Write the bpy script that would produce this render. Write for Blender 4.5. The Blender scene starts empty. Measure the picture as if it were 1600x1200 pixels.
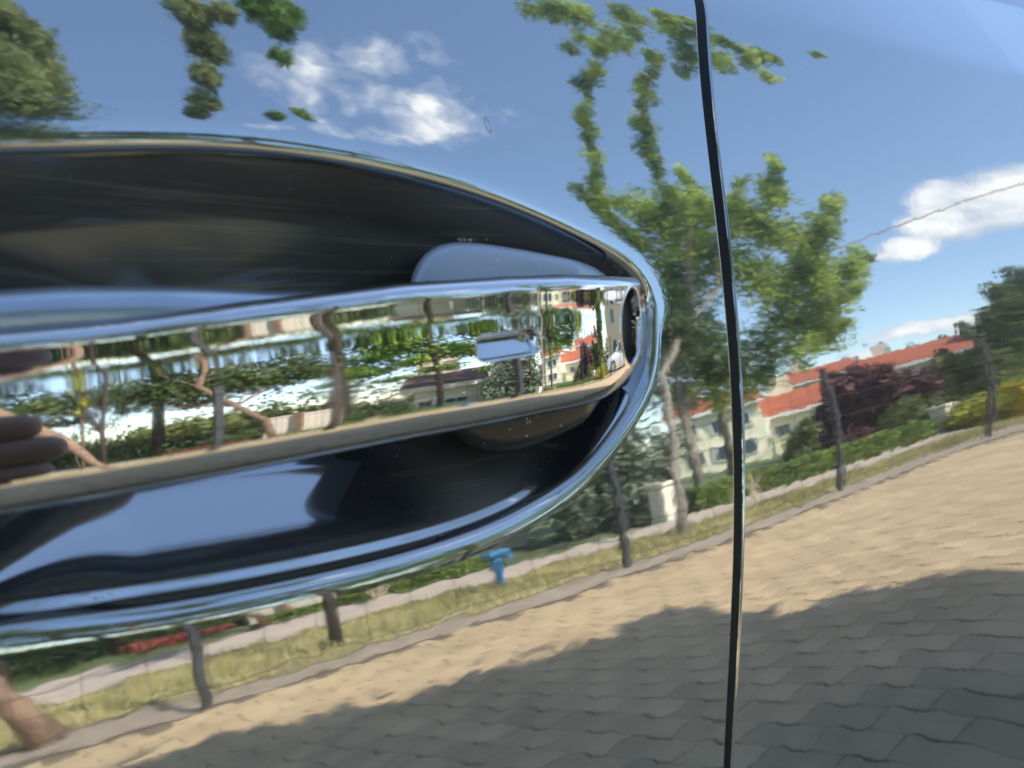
import bpy, math, random
import numpy as np
from mathutils import Matrix, Vector
rad = math.radians
random.seed(7)
RNG = np.random.default_rng(7)
scene = bpy.context.scene

# ------------------------------------------------------------------ camera
HZ = 0.89907                                    # height of the lock end of the door handle above the ground
YAW, PITCH, ROLL = 0.6994, 0.15855, 0.03281
CF = np.array([-math.sin(YAW)*math.cos(PITCH), -math.cos(YAW)*math.cos(PITCH), -math.sin(PITCH)])
CR = np.cross(CF, [0, 0, 1.0]); CR /= np.linalg.norm(CR); CU = np.cross(CR, CF)
CR, CU = math.cos(ROLL)*CR + math.sin(ROLL)*CU, -math.sin(ROLL)*CR + math.cos(ROLL)*CU
CAM = np.array([0.177641, 0.155245, 0.017533 + HZ])
cd = bpy.data.cameras.new("camera")
cd.sensor_width = 36; cd.lens = 27.2; cd.clip_start = 0.01; cd.clip_end = 3000
cd.dof.use_dof = True; cd.dof.focus_distance = 0.36; cd.dof.aperture_fstop = 21
cam = bpy.data.objects.new("camera", cd)
M = Matrix([[CR[i], CU[i], -CF[i], CAM[i]] for i in range(3)] + [[0, 0, 0, 1]])
cam.matrix_world = M
scene.collection.objects.link(cam); scene.camera = cam

# ------------------------------------------------------------------ sky and sun
SUN_EL, SUN_AZ = rad(43), rad(180 + 8)          # SUN_AZ: compass-like angle from +Y towards +X of where the sun stands
sun_dir = np.array([math.sin(SUN_AZ)*math.cos(SUN_EL), math.cos(SUN_AZ)*math.cos(SUN_EL), math.sin(SUN_EL)])
sl = bpy.data.lights.new("sun", 'SUN'); sl.energy = 3.8; sl.angle = rad(0.5); sl.color = (1, 0.93, 0.82)
so = bpy.data.objects.new("sun", sl); scene.collection.objects.link(so)
so.rotation_euler = Vector(sun_dir).to_track_quat('Z', 'Y').to_euler()
scene.view_settings.view_transform = 'Standard'; scene.view_settings.look = 'None'
scene.view_settings.exposure = 1.9; scene.view_settings.gamma = 1

W = bpy.data.worlds.new("World"); scene.world = W; W.use_nodes = True
wn, wl = W.node_tree.nodes, W.node_tree.links; wn.clear()
def wnode(t, **k):
    n = wn.new(t)
    for a, b in k.items(): setattr(n, a, b)
    return n
wout = wnode('ShaderNodeOutputWorld'); wbg = wnode('ShaderNodeBackground'); wbg.inputs[1].default_value = 0.15
sky = wnode('ShaderNodeTexSky', sky_type='NISHITA', sun_disc=False, sun_elevation=SUN_EL, sun_rotation=SUN_AZ,
            altitude=200, air_density=1.0, dust_density=.7, ozone_density=1.1)
tc = wnode('ShaderNodeTexCoord')
# clouds: soft-edged cumulus at their own directions, broken up by noise, and a thin scatter of others all round
def wmath(op, a, b=None, c=None, clamp=False):
    n = wnode('ShaderNodeMath', operation=op, use_clamp=clamp)
    for i, v in enumerate((a, b, c)):
        if v is None: continue
        if isinstance(v, (int, float)): n.inputs[i].default_value = v
        else: wl.new(v, n.inputs[i])
    return n.outputs[0]
cn = wnode('ShaderNodeTexNoise'); cn.inputs['Scale'].default_value = 20; cn.inputs['Detail'].default_value = 6; cn.inputs['Roughness'].default_value = 0.62
wl.new(tc.outputs['Generated'], cn.inputs['Vector'])
cn2 = wnode('ShaderNodeTexNoise'); cn2.inputs['Scale'].default_value = 5; cn2.inputs['Detail'].default_value = 5; cn2.inputs['Roughness'].default_value = 0.6
wl.new(tc.outputs['Generated'], cn2.inputs['Vector'])
def cloud_blob(direction, half_w, half_h, dens=1.0):
    d = np.array(direction, float); d /= np.linalg.norm(d)
    s = np.cross([0, 0, 1.0], d); s /= np.linalg.norm(s); u = np.cross(d, s)
    outs = []
    for vec, r in ((s, half_w), (u, half_h)):
        n = wnode('ShaderNodeVectorMath', operation='DOT_PRODUCT'); n.inputs[1].default_value = tuple(vec / r)
        wl.new(tc.outputs['Generated'], n.inputs[0])
        outs.append(wmath('POWER', n.outputs['Value'], 2))
    fwd = wnode('ShaderNodeVectorMath', operation='DOT_PRODUCT'); fwd.inputs[1].default_value = tuple(d)
    wl.new(tc.outputs['Generated'], fwd.inputs[0])
    r = wmath('SQRT', wmath('ADD', outs[0], outs[1]))
    m = wmath('SUBTRACT', 1.0, r)                                  # 1 at the centre, 0 at the rim
    m = wmath('MULTIPLY', wmath('MINIMUM', m, 0.6), dens)
    return wmath('MULTIPLY', wmath('MAXIMUM', wmath('ADD', m, 0.0), -1.0), wmath('GREATER_THAN', fwd.outputs['Value'], 0.0))
def azel(az, el):
    return (-math.cos(rad(az))*math.cos(rad(el)), math.sin(rad(az))*math.cos(rad(el)), math.sin(rad(el)))
CLOUDS = [  # azimuth from the car's tail towards its left side, elevation, half sizes, density
    (16.8, 15.4, .06, .045, 1.7), (20.2, 14.2, .04, .026, 1.5), (13.0, 16.2, .055, .05, 1.7), (16.2, 17.6, .04, .032, 1.5), (18.3, 15.6, .035, .03, 1.4),
    (24.0, 6.8, .05, .016, 1.0), (21.6, 6.4, .05, .018, 1.1), (19.4, 5.8, .05, .02, 1.1), (27, 5.4, .05, .012, .8),
    (48.0, 40.2, .14, .05, .45), (47.5, 37.4, .12, .05, .36), (48.5, 34.4, .17, .035, .48), (44.0, 36.2, .06, .08, .42), (52, 36.5, .1, .05, .28),
    (61, 4.5, .06, .012, .7), (79, 4.0, .045, .010, .8), (70, 22, .12, .04, .5), (98, 9, .12, .03, .8),
    (120, 22, .2, .06, .8), (150, 10, .2, .05, 1.0), (-30, 14, .2, .05, 1.0), (-70, 25, .2, .07, .8), (-120, 12, .25, .06, 1.0), (180, 24, .2, .06, .8)]
acc = None
for az, el, hw, hh, dn in CLOUDS:
    b = cloud_blob(azel(az, el), hw, hh, dn)
    b = wmath('MAXIMUM', b, 0.0)
    acc = b if acc is None else wmath('MAXIMUM', acc, b)
nz = wmath('SUBTRACT', cn.outputs['Fac'], 0.5)
nz2 = wmath('SUBTRACT', cn2.outputs['Fac'], 0.5)
field = wmath('ADD', wmath('MULTIPLY', acc, 1.6), wmath('ADD', wmath('MULTIPLY', nz, 2.3), wmath('MULTIPLY', nz2, 1.1)))
gate = wmath('GREATER_THAN', acc, 0.0)
mask = wmath('MULTIPLY', wmath('MULTIPLY', wmath('SUBTRACT', field, 0.06), 1.35, clamp=True), wmath('MULTIPLY', acc, 9.0, clamp=True))
mixc = wnode('ShaderNodeMixRGB')
wl.new(wmath('MULTIPLY', mask, 0.80), mixc.inputs[0])
wl.new(sky.outputs[0], mixc.inputs[1])
cc = wnode('ShaderNodeMixRGB'); cc.inputs[1].default_value = (3.6, 3.8, 4.3, 1); cc.inputs[2].default_value = (7.2, 6.8, 6.2, 1)
wl.new(wmath('ADD', wmath('MULTIPLY', wmath('SUBTRACT', field, 0.35), 0.7), wmath('MULTIPLY', nz, 2.2), clamp=True), cc.inputs[0])
wl.new(cc.outputs[0], mixc.inputs[2])
wl.new(mixc.outputs[0], wbg.inputs[0]); wl.new(wbg.outputs[0], wout.inputs[0])

# ------------------------------------------------------------------ helpers
COL = scene.collection
def link(name, mesh, parent=None, loc=None):
    o = bpy.data.objects.new(name, mesh); COL.objects.link(o)
    if parent is not None: o.parent = parent
    if loc is not None: o.location = loc
    return o
def tag(o, label=None, category=None, group=None, kind=None):
    for k, v in (('label', label), ('category', category), ('group', group), ('kind', kind)):
        if v: o[k] = v
    return o
def empty(name, loc=(0, 0, 0), label=None, category=None, group=None):
    o = bpy.data.objects.new(name, None); COL.objects.link(o); o.location = loc
    return tag(o, label, category, group)
def mesh_np(name, verts, faces, mat=None, smooth=False, normals=None, mats=None, midx=None):
    verts = np.asarray(verts, np.float32); faces = np.asarray(faces, np.int32)
    me = bpy.data.meshes.new(name); k = faces.shape[1]; n = len(faces)
    me.vertices.add(len(verts)); me.vertices.foreach_set('co', verts.ravel())
    me.loops.add(n*k); me.loops.foreach_set('vertex_index', faces.ravel())
    me.polygons.add(n); me.polygons.foreach_set('loop_start', np.arange(0, n*k, k, dtype=np.int32))
    try: me.polygons.foreach_set('loop_total', np.full(n, k, np.int32))
    except Exception: pass
    me.polygons.foreach_set('use_smooth', np.full(n, bool(smooth)))
    if mat is not None: me.materials.append(mat)
    for m in mats or (): me.materials.append(m)
    if midx is not None: me.polygons.foreach_set('material_index', np.asarray(midx, np.int32))
    me.update(calc_edges=True); me.validate(verbose=False)
    if normals is not None:
        nn = np.asarray(normals, np.float32); nn /= np.linalg.norm(nn, axis=1)[:, None] + 1e-12
        me.normals_split_custom_set_from_vertices([tuple(map(float, v)) for v in nn])
    return me
class MB:
    """collects simple solids into one mesh"""
    def __init__(s): s.v = []; s.f = []; s.smooth = False
    def add(s, v, f):
        b = len(s.v); s.v += [tuple(map(float, q)) for q in v]; s.f += [tuple(b + i for i in q) for q in f]; return s
    def box(s, c, d, rz=0.0, taper=1.0):
        v = []
        for z in (-1, 1):
            t = taper if z > 0 else 1.0
            for x, y in ((-1, -1), (1, -1), (1, 1), (-1, 1)):
                X, Y = x*d[0]/2*t, y*d[1]/2*t
                v.append((c[0] + X*math.cos(rz) - Y*math.sin(rz), c[1] + X*math.sin(rz) + Y*math.cos(rz), c[2] + z*d[2]/2))
        return s.add(v, [(3, 2, 1, 0), (4, 5, 6, 7), (0, 1, 5, 4), (1, 2, 6, 5), (2, 3, 7, 6), (3, 0, 4, 7)])
    def tube(s, pts, radii, seg=8, caps=True):
        pts = [Vector(p) for p in pts]; n = len(pts)
        if isinstance(radii, (int, float)): radii = [radii]*n
        v = []; f = []; up = Vector((0.13, 0.21, 1)).normalized(); a = None
        for i, p in enumerate(pts):
            t = (pts[min(i+1, n-1)] - pts[max(i-1, 0)]).normalized()
            if a is None:
                a = t.cross(up)
                if a.length < 1e-3: a = t.cross(Vector((1, 0, 0)))
            a = (a - t*a.dot(t)).normalized(); b = t.cross(a)
            for j in range(seg):
                w = 2*math.pi*j/seg; v.append(p + (a*math.cos(w) + b*math.sin(w))*radii[i])
        for i in range(n-1):
            for j in range(seg):
                k = (j+1) % seg; f.append((i*seg+j, i*seg+k, (i+1)*seg+k, (i+1)*seg+j))
        if caps: f.append(tuple(range(seg-1, -1, -1))); f.append(tuple((n-1)*seg + j for j in range(seg)))
        return s.add(v, f)
    def build(s, name, mat, parent=None, smooth=False, bevel=0):
        me = bpy.data.meshes.new(name); me.from_pydata(s.v, [], s.f); me.materials.append(mat)
        if smooth: me.polygons.foreach_set('use_smooth', np.ones(len(me.polygons), bool))
        me.update(); o = link(name, me, parent)
        if bevel:
            m = o.modifiers.new('bevel', 'BEVEL'); m.width = bevel; m.segments = 2; m.limit_method = 'ANGLE'
        return o

# ------------------------------------------------------------------ materials
def mat(name, color=(.5, .5, .5), rough=.6, metal=0.0, noise=None, bump=None, spec=None, coat=0.0, trans=0.0, objco=False):
    """noise=(scale, amount, detail) varies the base colour; bump=(scale, distance, strength) is fine relief"""
    m = bpy.data.materials.new(name); m.use_nodes = True; nt = m.node_tree; b = nt.nodes['Principled BSDF']
    b.inputs['Base Color'].default_value = (*color, 1); b.inputs['Roughness'].default_value = rough; b.inputs['Metallic'].default_value = metal
    if spec is not None: b.inputs['Specular IOR Level'].default_value = spec
    if coat: b.inputs['Coat Weight'].default_value = coat; b.inputs['Coat Roughness'].default_value = 0.03
    t = nt.nodes.new('ShaderNodeTexCoord')
    if noise:
        n = nt.nodes.new('ShaderNodeTexNoise'); n.inputs['Scale'].default_value = noise[0]; n.inputs['Detail'].default_value = noise[2] if len(noise) > 2 else 4
        nt.links.new(t.outputs['Object'], n.inputs['Vector'])
        r = nt.nodes.new('ShaderNodeValToRGB'); e = r.color_ramp.elements; a = noise[1]
        e[0].position = .3; e[1].position = .7
        e[0].color = (*[c*(1-a) for c in color], 1); e[1].color = (*[min(1, c*(1+a)) for c in color], 1)
        nt.links.new(n.outputs['Fac'], r.inputs[0]); nt.links.new(r.outputs[0], b.inputs['Base Color'])
    if bump:
        n = nt.nodes.new('ShaderNodeTexNoise'); n.inputs['Scale'].default_value = bump[0]; n.inputs['Detail'].default_value = 3
        nt.links.new(t.outputs['Object'], n.inputs['Vector'])
        bp = nt.nodes.new('ShaderNodeBump'); bp.inputs['Distance'].default_value = bump[1]; bp.inputs['Strength'].default_value = bump[2] if len(bump) > 2 else 1
        nt.links.new(n.outputs['Fac'], bp.inputs['Height']); nt.links.new(bp.outputs[0], b.inputs['Normal'])
    return m
def leaf_mat(name, dark, light, scale=1.2, trans=.35):
    m = bpy.data.materials.new(name); m.use_nodes = True; nt = m.node_tree; b = nt.nodes['Principled BSDF']; b.inputs['Roughness'].default_value = .5
    b.inputs['Specular IOR Level'].default_value = .3
    t = nt.nodes.new('ShaderNodeTexCoord')
    n = nt.nodes.new('ShaderNodeTexNoise'); n.inputs['Scale'].default_value = scale; n.inputs['Detail'].default_value = 5
    nt.links.new(t.outputs['Object'], n.inputs['Vector'])
    n2 = nt.nodes.new('ShaderNodeTexWhiteNoise'); nt.links.new(t.outputs['Object'], n2.inputs['Vector'])
    r = nt.nodes.new('ShaderNodeValToRGB'); e = r.color_ramp.elements; e[0].position = .35; e[1].position = .65
    e[0].color = (*dark, 1); e[1].color = (*light, 1)
    nt.links.new(n.outputs['Fac'], r.inputs[0]); nt.links.new(r.outputs[0], b.inputs['Base Color'])
    tr = nt.nodes.new('ShaderNodeBsdfTranslucent'); nt.links.new(r.outputs[0], tr.inputs[0])
    mx = nt.nodes.new('ShaderNodeMixShader'); mx.inputs[0].default_value = trans
    nt.links.new(b.outputs[0], mx.inputs[1]); nt.links.new(tr.outputs[0], mx.inputs[2]); nt.links.new(mx.outputs[0], nt.nodes['Material Output'].inputs[0])
    return m

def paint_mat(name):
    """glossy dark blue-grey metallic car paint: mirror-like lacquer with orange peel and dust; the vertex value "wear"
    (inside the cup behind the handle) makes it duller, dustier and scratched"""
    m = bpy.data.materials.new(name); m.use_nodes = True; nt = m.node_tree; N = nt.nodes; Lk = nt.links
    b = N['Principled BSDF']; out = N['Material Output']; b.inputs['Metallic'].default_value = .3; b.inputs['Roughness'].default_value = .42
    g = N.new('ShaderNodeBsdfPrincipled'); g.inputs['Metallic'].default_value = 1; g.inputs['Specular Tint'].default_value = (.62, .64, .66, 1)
    t = N.new('ShaderNodeTexCoord'); wr = N.new('ShaderNodeAttribute'); wr.attribute_name = 'wear_shade'; wear_shade = wr.outputs['Fac']
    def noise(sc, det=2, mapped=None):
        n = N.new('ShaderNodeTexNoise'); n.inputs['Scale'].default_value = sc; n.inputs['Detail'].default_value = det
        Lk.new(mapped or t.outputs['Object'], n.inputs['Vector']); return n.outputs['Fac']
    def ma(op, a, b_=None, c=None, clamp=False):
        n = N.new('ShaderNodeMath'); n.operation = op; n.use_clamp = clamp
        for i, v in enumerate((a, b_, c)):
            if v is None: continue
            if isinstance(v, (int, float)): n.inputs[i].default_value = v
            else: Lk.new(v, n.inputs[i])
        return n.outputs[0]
    def mixv(a, c): return ma('MULTIPLY_ADD', wear_shade, c - a, a)
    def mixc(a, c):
        n = N.new('ShaderNodeMixRGB'); n.inputs[1].default_value = (*a, 1); n.inputs[2].default_value = (*c, 1); Lk.new(wear_shade, n.inputs[0]); return n.outputs[0]
    Lk.new(mixc((.035, .042, .055), (.20, .205, .20)), b.inputs['Base Color']); Lk.new(mixc((.405, .42, .42), (.30, .31, .32)), g.inputs['Base Color'])  # the second colour of each pair also holds the shaded tone of the cup
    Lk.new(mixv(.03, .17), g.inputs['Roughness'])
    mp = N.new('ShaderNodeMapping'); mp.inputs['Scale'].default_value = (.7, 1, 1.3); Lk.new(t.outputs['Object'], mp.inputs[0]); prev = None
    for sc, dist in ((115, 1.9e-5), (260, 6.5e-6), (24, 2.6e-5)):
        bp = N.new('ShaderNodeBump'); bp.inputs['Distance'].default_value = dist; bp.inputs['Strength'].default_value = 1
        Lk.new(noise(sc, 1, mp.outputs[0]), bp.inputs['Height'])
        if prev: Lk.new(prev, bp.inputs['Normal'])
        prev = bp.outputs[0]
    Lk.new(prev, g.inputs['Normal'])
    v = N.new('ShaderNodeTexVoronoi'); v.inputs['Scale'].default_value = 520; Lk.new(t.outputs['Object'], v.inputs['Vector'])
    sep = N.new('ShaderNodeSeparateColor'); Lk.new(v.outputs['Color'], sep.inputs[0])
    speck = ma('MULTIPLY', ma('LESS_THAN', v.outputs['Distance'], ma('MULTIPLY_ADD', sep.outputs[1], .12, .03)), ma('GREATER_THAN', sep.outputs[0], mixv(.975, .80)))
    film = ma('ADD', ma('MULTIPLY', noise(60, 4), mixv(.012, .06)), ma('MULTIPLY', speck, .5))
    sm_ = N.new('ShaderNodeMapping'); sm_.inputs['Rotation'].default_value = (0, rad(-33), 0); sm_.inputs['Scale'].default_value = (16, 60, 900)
    Lk.new(t.outputs['Object'], sm_.inputs[0]); scr = ma('MULTIPLY', ma('SUBTRACT', noise(1.0, 3, sm_.outputs[0]), .57, clamp=True), ma('MULTIPLY', wear_shade, 1.3))
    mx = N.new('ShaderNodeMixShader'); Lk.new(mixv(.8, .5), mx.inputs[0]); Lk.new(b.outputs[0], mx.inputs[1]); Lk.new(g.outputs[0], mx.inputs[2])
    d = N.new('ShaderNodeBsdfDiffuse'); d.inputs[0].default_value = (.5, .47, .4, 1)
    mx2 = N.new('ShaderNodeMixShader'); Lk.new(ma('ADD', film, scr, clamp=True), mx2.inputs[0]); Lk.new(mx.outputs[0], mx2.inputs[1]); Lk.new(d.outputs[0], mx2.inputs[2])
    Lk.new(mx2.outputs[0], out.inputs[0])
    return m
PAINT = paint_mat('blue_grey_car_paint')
SATIN = mat('satin_blue_grey_paint', (.31, .345, .39), .24, .7, noise=(90, .12), spec=.5)
def dusty(name, color, rough, amount):
    m = mat(name, color, rough, .3); nt = m.node_tree; b = nt.nodes['Principled BSDF']; t = nt.nodes.new('ShaderNodeTexCoord')
    v = nt.nodes.new('ShaderNodeTexVoronoi'); v.inputs['Scale'].default_value = 900; nt.links.new(t.outputs['Object'], v.inputs['Vector'])
    s = nt.nodes.new('ShaderNodeSeparateColor'); nt.links.new(v.outputs['Color'], s.inputs[0])
    a = nt.nodes.new('ShaderNodeMath'); a.operation = 'LESS_THAN'; a.inputs[1].default_value = .28; nt.links.new(v.outputs['Distance'], a.inputs[0])
    c = nt.nodes.new('ShaderNodeMath'); c.operation = 'GREATER_THAN'; c.inputs[1].default_value = 1 - amount; nt.links.new(s.outputs[0], c.inputs[0])
    mu = nt.nodes.new('ShaderNodeMath'); mu.operation = 'MULTIPLY'; nt.links.new(a.outputs[0], mu.inputs[0]); nt.links.new(c.outputs[0], mu.inputs[1])
    mu2 = nt.nodes.new('ShaderNodeMath'); mu2.operation = 'MULTIPLY'; mu2.inputs[1].default_value = .6; nt.links.new(mu.outputs[0], mu2.inputs[0])
    mc = nt.nodes.new('ShaderNodeMixRGB'); mc.inputs[1].default_value = (*color, 1); mc.inputs[2].default_value = (.5, .48, .42, 1)
    nt.links.new(mu2.outputs[0], mc.inputs[0]); nt.links.new(mc.outputs[0], b.inputs['Base Color'])
    return m
MOUNT = dusty('dusty_satin_grey_plastic', (.24, .27, .31), .36, .05)
def chrome_mat():
    m = mat('polished_chrome', (.45, .45, .445), .035, 1.0, bump=(70, 9e-6, 1)); nt = m.node_tree; b = nt.nodes['Principled BSDF']; t = nt.nodes.new('ShaderNodeTexCoord')
    n = nt.nodes.new('ShaderNodeTexNoise'); n.inputs['Scale'].default_value = 55; n.inputs['Detail'].default_value = 4; nt.links.new(t.outputs['Object'], n.inputs['Vector'])
    r = nt.nodes.new('ShaderNodeMapRange'); r.inputs[1].default_value = .48; r.inputs[2].default_value = .75; r.inputs[3].default_value = .02; r.inputs[4].default_value = .055
    nt.links.new(n.outputs['Fac'], r.inputs[0]); nt.links.new(r.outputs[0], b.inputs['Roughness'])
    v = nt.nodes.new('ShaderNodeTexVoronoi'); v.inputs['Scale'].default_value = 480; nt.links.new(t.outputs['Object'], v.inputs['Vector'])
    s = nt.nodes.new('ShaderNodeSeparateColor'); nt.links.new(v.outputs['Color'], s.inputs[0])
    c1 = nt.nodes.new('ShaderNodeMath'); c1.operation = 'LESS_THAN'; c1.inputs[1].default_value = .10; nt.links.new(v.outputs['Distance'], c1.inputs[0])
    c2 = nt.nodes.new('ShaderNodeMath'); c2.operation = 'GREATER_THAN'; c2.inputs[1].default_value = .95; nt.links.new(s.outputs[0], c2.inputs[0])
    c3 = nt.nodes.new('ShaderNodeMath'); c3.operation = 'MULTIPLY'; nt.links.new(c1.outputs[0], c3.inputs[0]); nt.links.new(c2.outputs[0], c3.inputs[1])
    c4 = nt.nodes.new('ShaderNodeMath'); c4.operation = 'MULTIPLY_ADD'; c4.inputs[1].default_value = .5; c4.inputs[2].default_value = .025; nt.links.new(c3.outputs[0], c4.inputs[0])
    d = nt.nodes.new('ShaderNodeBsdfDiffuse'); d.inputs[0].default_value = (.5, .47, .42, 1); mx = nt.nodes.new('ShaderNodeMixShader')
    nt.links.new(c4.outputs[0], mx.inputs[0]); nt.links.new(b.outputs[0], mx.inputs[1]); nt.links.new(d.outputs[0], mx.inputs[2]); nt.links.new(mx.outputs[0], nt.nodes['Material Output'].inputs[0])
    return m
CHROME = chrome_mat()
BLACK = mat('black_rubber_gap_shade', (.006, .006, .007), .5)  # seal rubber; also colours the door hems black as gap shade
HOLE = mat('black_lock_core', (.004, .004, .004), .7)
GLASS = mat('dark_window_glass', (.02, .025, .03), .02, 0, spec=1.0)
RIM_M = mat('wheel_alloy', (.5, .5, .52), .25, 1)
TYRE = mat('tyre_rubber', (.02, .02, .02), .8)
BASEB = dusty('dusty_black_lower_mount', (.012, .013, .016), .3, .10)
GRIT = mat('dry_dirt_grains', (.32, .28, .2), .9, noise=(600, .3))

# ------------------------------------------------------------------ car side surface (metres, origin at the lock end of the handle)
PB, PKZ, PKX, PKXZ, PK3, PKQ, PKXX, PKX3, PK4 = 0.24619, 1.17744, -0.16329, -0.05773, 1.26197, -2.8772, -0.81818, -1.9964, -30.88098
LX, LZ = .35, .25
def crease_z(x):            # height of the shoulder line
    return np.interp(x, [-2.2, -.4374, -.2418, -.1426, -.0705, .3, 1.2], [.22, .1513, .1321, .1212, .1129, .108, .10])
def side(x, z):
    X = LX*np.tanh(x/LX); Z = LZ*np.tanh(z/LZ)
    y = -(PB*z + PKZ*LZ*LZ*np.log(np.cosh(z/LZ)) + .5*PKX*np.minimum(np.abs(x), 1.2)**2 + PKXZ*X*Z + PK3*Z**3/6 + PKQ*X*Z*Z/2
          + PKXX*X*X*Z/2 + PKX3*X**3/6 + PK4*Z**4/24)
    t = z - crease_z(x); w = .003                      # the crease: a small step, the body above it leans in more
    y = y - .32*(w*np.logaddexp(0, t/w))
    ax = np.maximum(np.abs(x + .05) - 1.3, 0); y = y - .22*ax**2
    return y

# oval scoop behind the handle (millimetres in x, z)
RC = np.array([118.0, -6.0])
rim_pts = np.array([(157.9, 33.1), (142.8, 36.0), (125.3, 38.2), (104.9, 39.0), (81.0, 38.1), (62.6, 36.3), (42.2, 32.2), (24.1, 27.2), (4.3, 20.7), (-5.8, 14.3), (-10.4, 4.6),
                    (-9.7, -3.2), (-5.5, -14.5), (1.3, -23.5), (14.0, -33.2), (30.9, -42.5), (43.4, -47.2), (75.1, -51.6), (100.9, -51.9), (122.3, -51.1), (145.7, -48.8), (164.9, -46.5)])
left = np.array([(2*118 - x, z*.88) for x, z in rim_pts if x < 66])
rp = np.vstack([rim_pts, left]) - RC
rth = np.arctan2(rp[:, 1], rp[:, 0]); rr = np.hypot(rp[:, 0], rp[:, 1])
K = 11
def fb(th):
    th = np.arctan2(np.sin(th)/45, np.cos(th)/129.5)
    return np.stack([np.ones_like(th)] + [f(k*th) for k in range(1, K+1) for f in (np.cos, np.sin)], -1)
# fit log-radius minus that of an ellipse, lightly damped so that it stays smooth
def ell(th): return 1/np.sqrt((np.cos(th)/129.5)**2 + (np.sin(th)/45)**2)
A = fb(rth); reg = np.diag([0] + [.00012*k**3 for k in range(1, K+1) for _ in (0, 1)])
rc = np.linalg.solve(A.T@A + reg, A.T@np.log(rr/ell(rth)))
def rim_r(th): return ell(th)*np.exp(fb(th)@rc)
et = np.linspace(-20, 60, 1601)
def prof(knots):
    e, a = zip(*knots); sl = np.interp(et, e, a)
    k = np.hanning(11); k /= k.sum(); sl = np.convolve(np.pad(sl, 5, mode='edge'), k, 'valid')
    t = np.tan(np.radians(sl)); return np.concatenate([[0], np.cumsum((t[1:] + t[:-1])/2*(et[1]-et[0]))])
# slope angle of the scoop wall against distance inside the rim (mm)
D_TOP = prof([(-9, 0), (-5, .8), (-2.6, 3), (-1.2, 9), (0.3, 34), (1.8, 62), (11, 64), (15, 42), (40, 40), (60, 30)])
D_BOT = prof([(-3.4, 0), (-1.8, 3), (-.5, 11), (0.6, 22), (1.7, 33), (2.4, 50), (3.3, 52), (3.9, 20), (4.9, 20), (5.6, 49), (19.5, 47), (21, 32), (34, 20), (60, 0)])
D_END = prof([(-3, 0), (-1.8, 3), (-.8, 9), (0.1, 26), (1.1, 50), (2.2, 67), (6, 69), (12, 60), (16, 45), (22, 12), (40, 0), (60, 0)])
def scoop(x, z):            # depth in metres, x, z in metres
    X = np.asarray(x)*1000 - RC[0]; Z = np.asarray(z)*1000 - RC[1]
    r = np.hypot(X, Z); th = np.arctan2(Z, X); R = rim_r(th); dR = (rim_r(th + 1e-3) - rim_r(th - 1e-3))/2e-3
    e = (R - r)*R/np.hypot(R, dR)
    s = Z/np.maximum(R, 1)                              # -1 below .. 1 above
    s = np.sin(th)*R/45
    wt = np.clip((s + .05)/.45, 0, 1); wt = wt*wt*(3-2*wt)
    wb = np.clip((-s - .72)/.22, 0, 1); wb = wb*wb*(3-2*wb)
    ee = np.clip(e, -19.9, 59.9)
    dt, db, de = np.interp(ee, et, D_TOP), np.interp(ee, et, D_BOT), np.interp(ee, et, D_END)
    fx = np.clip((X + RC[0] - 138)/30, 0, 1); db = db*(1 - .45*fx*fx*(3-2*fx))      # shallower towards the hinge end
    D = wt*dt + (1-wt)*(wb*db + (1-wb)*de)
    cap = 42.0                                          # the floor of the scoop
    D = cap - np.logaddexp(0, (cap - D)/1.2)*1.2 + 1.2*np.log1p(np.exp(-cap/1.2))
    return D/1000

gap_z = np.array([-146.6, -115.0, -84.0, -42.4, -0.2, 32.1, 65.6, 114.5])/1000
gap_l = np.array([-30.3, -33.8, -38.5, -43.8, -48.0, -49.7, -54.5, -67.3])/1000
gap_r = np.array([-34.6, -38.5, -43.5, -48.9, -53.2, -56.0, -60.2, -73.4])/1000
pl = np.polyfit(gap_z, gap_l, 4); pr = np.polyfit(gap_z, gap_r, 4)
def gapx(pc, z):
    zc = np.clip(z, -.15, .115); d = np.polyval(np.polyder(pc), zc)
    return np.polyval(pc, zc) + (z - zc)*d
def edge_roll(d, R=.0011):
    q = np.clip(d, 0, R); return R - np.sqrt(np.maximum(R*R - (R-q)**2, 0))
DX1, DZ0, DZ1 = 1.02, -.56, .26
def door_y(x, z):
    x = np.asarray(x, float); z = np.asarray(z, float)
    y = side(x, z) - scoop(x, z)
    return y
def grid_faces(n, m, closed=False):
    i, j = np.meshgrid(np.arange(n-1), np.arange(m if closed else m-1), indexing='ij')
    a = i*m + j; b = i*m + (j+1) % m
    return np.stack([a, b, b+m, a+m], -1).reshape(-1, 4)
def num_normals(f, x, z, h=2e-5):
    fx = (f(x+h, z) - f(x-h, z))/(2*h); fz = (f(x, z+h) - f(x, z-h))/(2*h)
    return np.stack([-fx, np.ones_like(fx), -fz], -1)

car = empty('parked_car', (0, 0, HZ), 'glossy dark blue grey car with a chrome door handle parked on the pavers', 'car')

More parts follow.
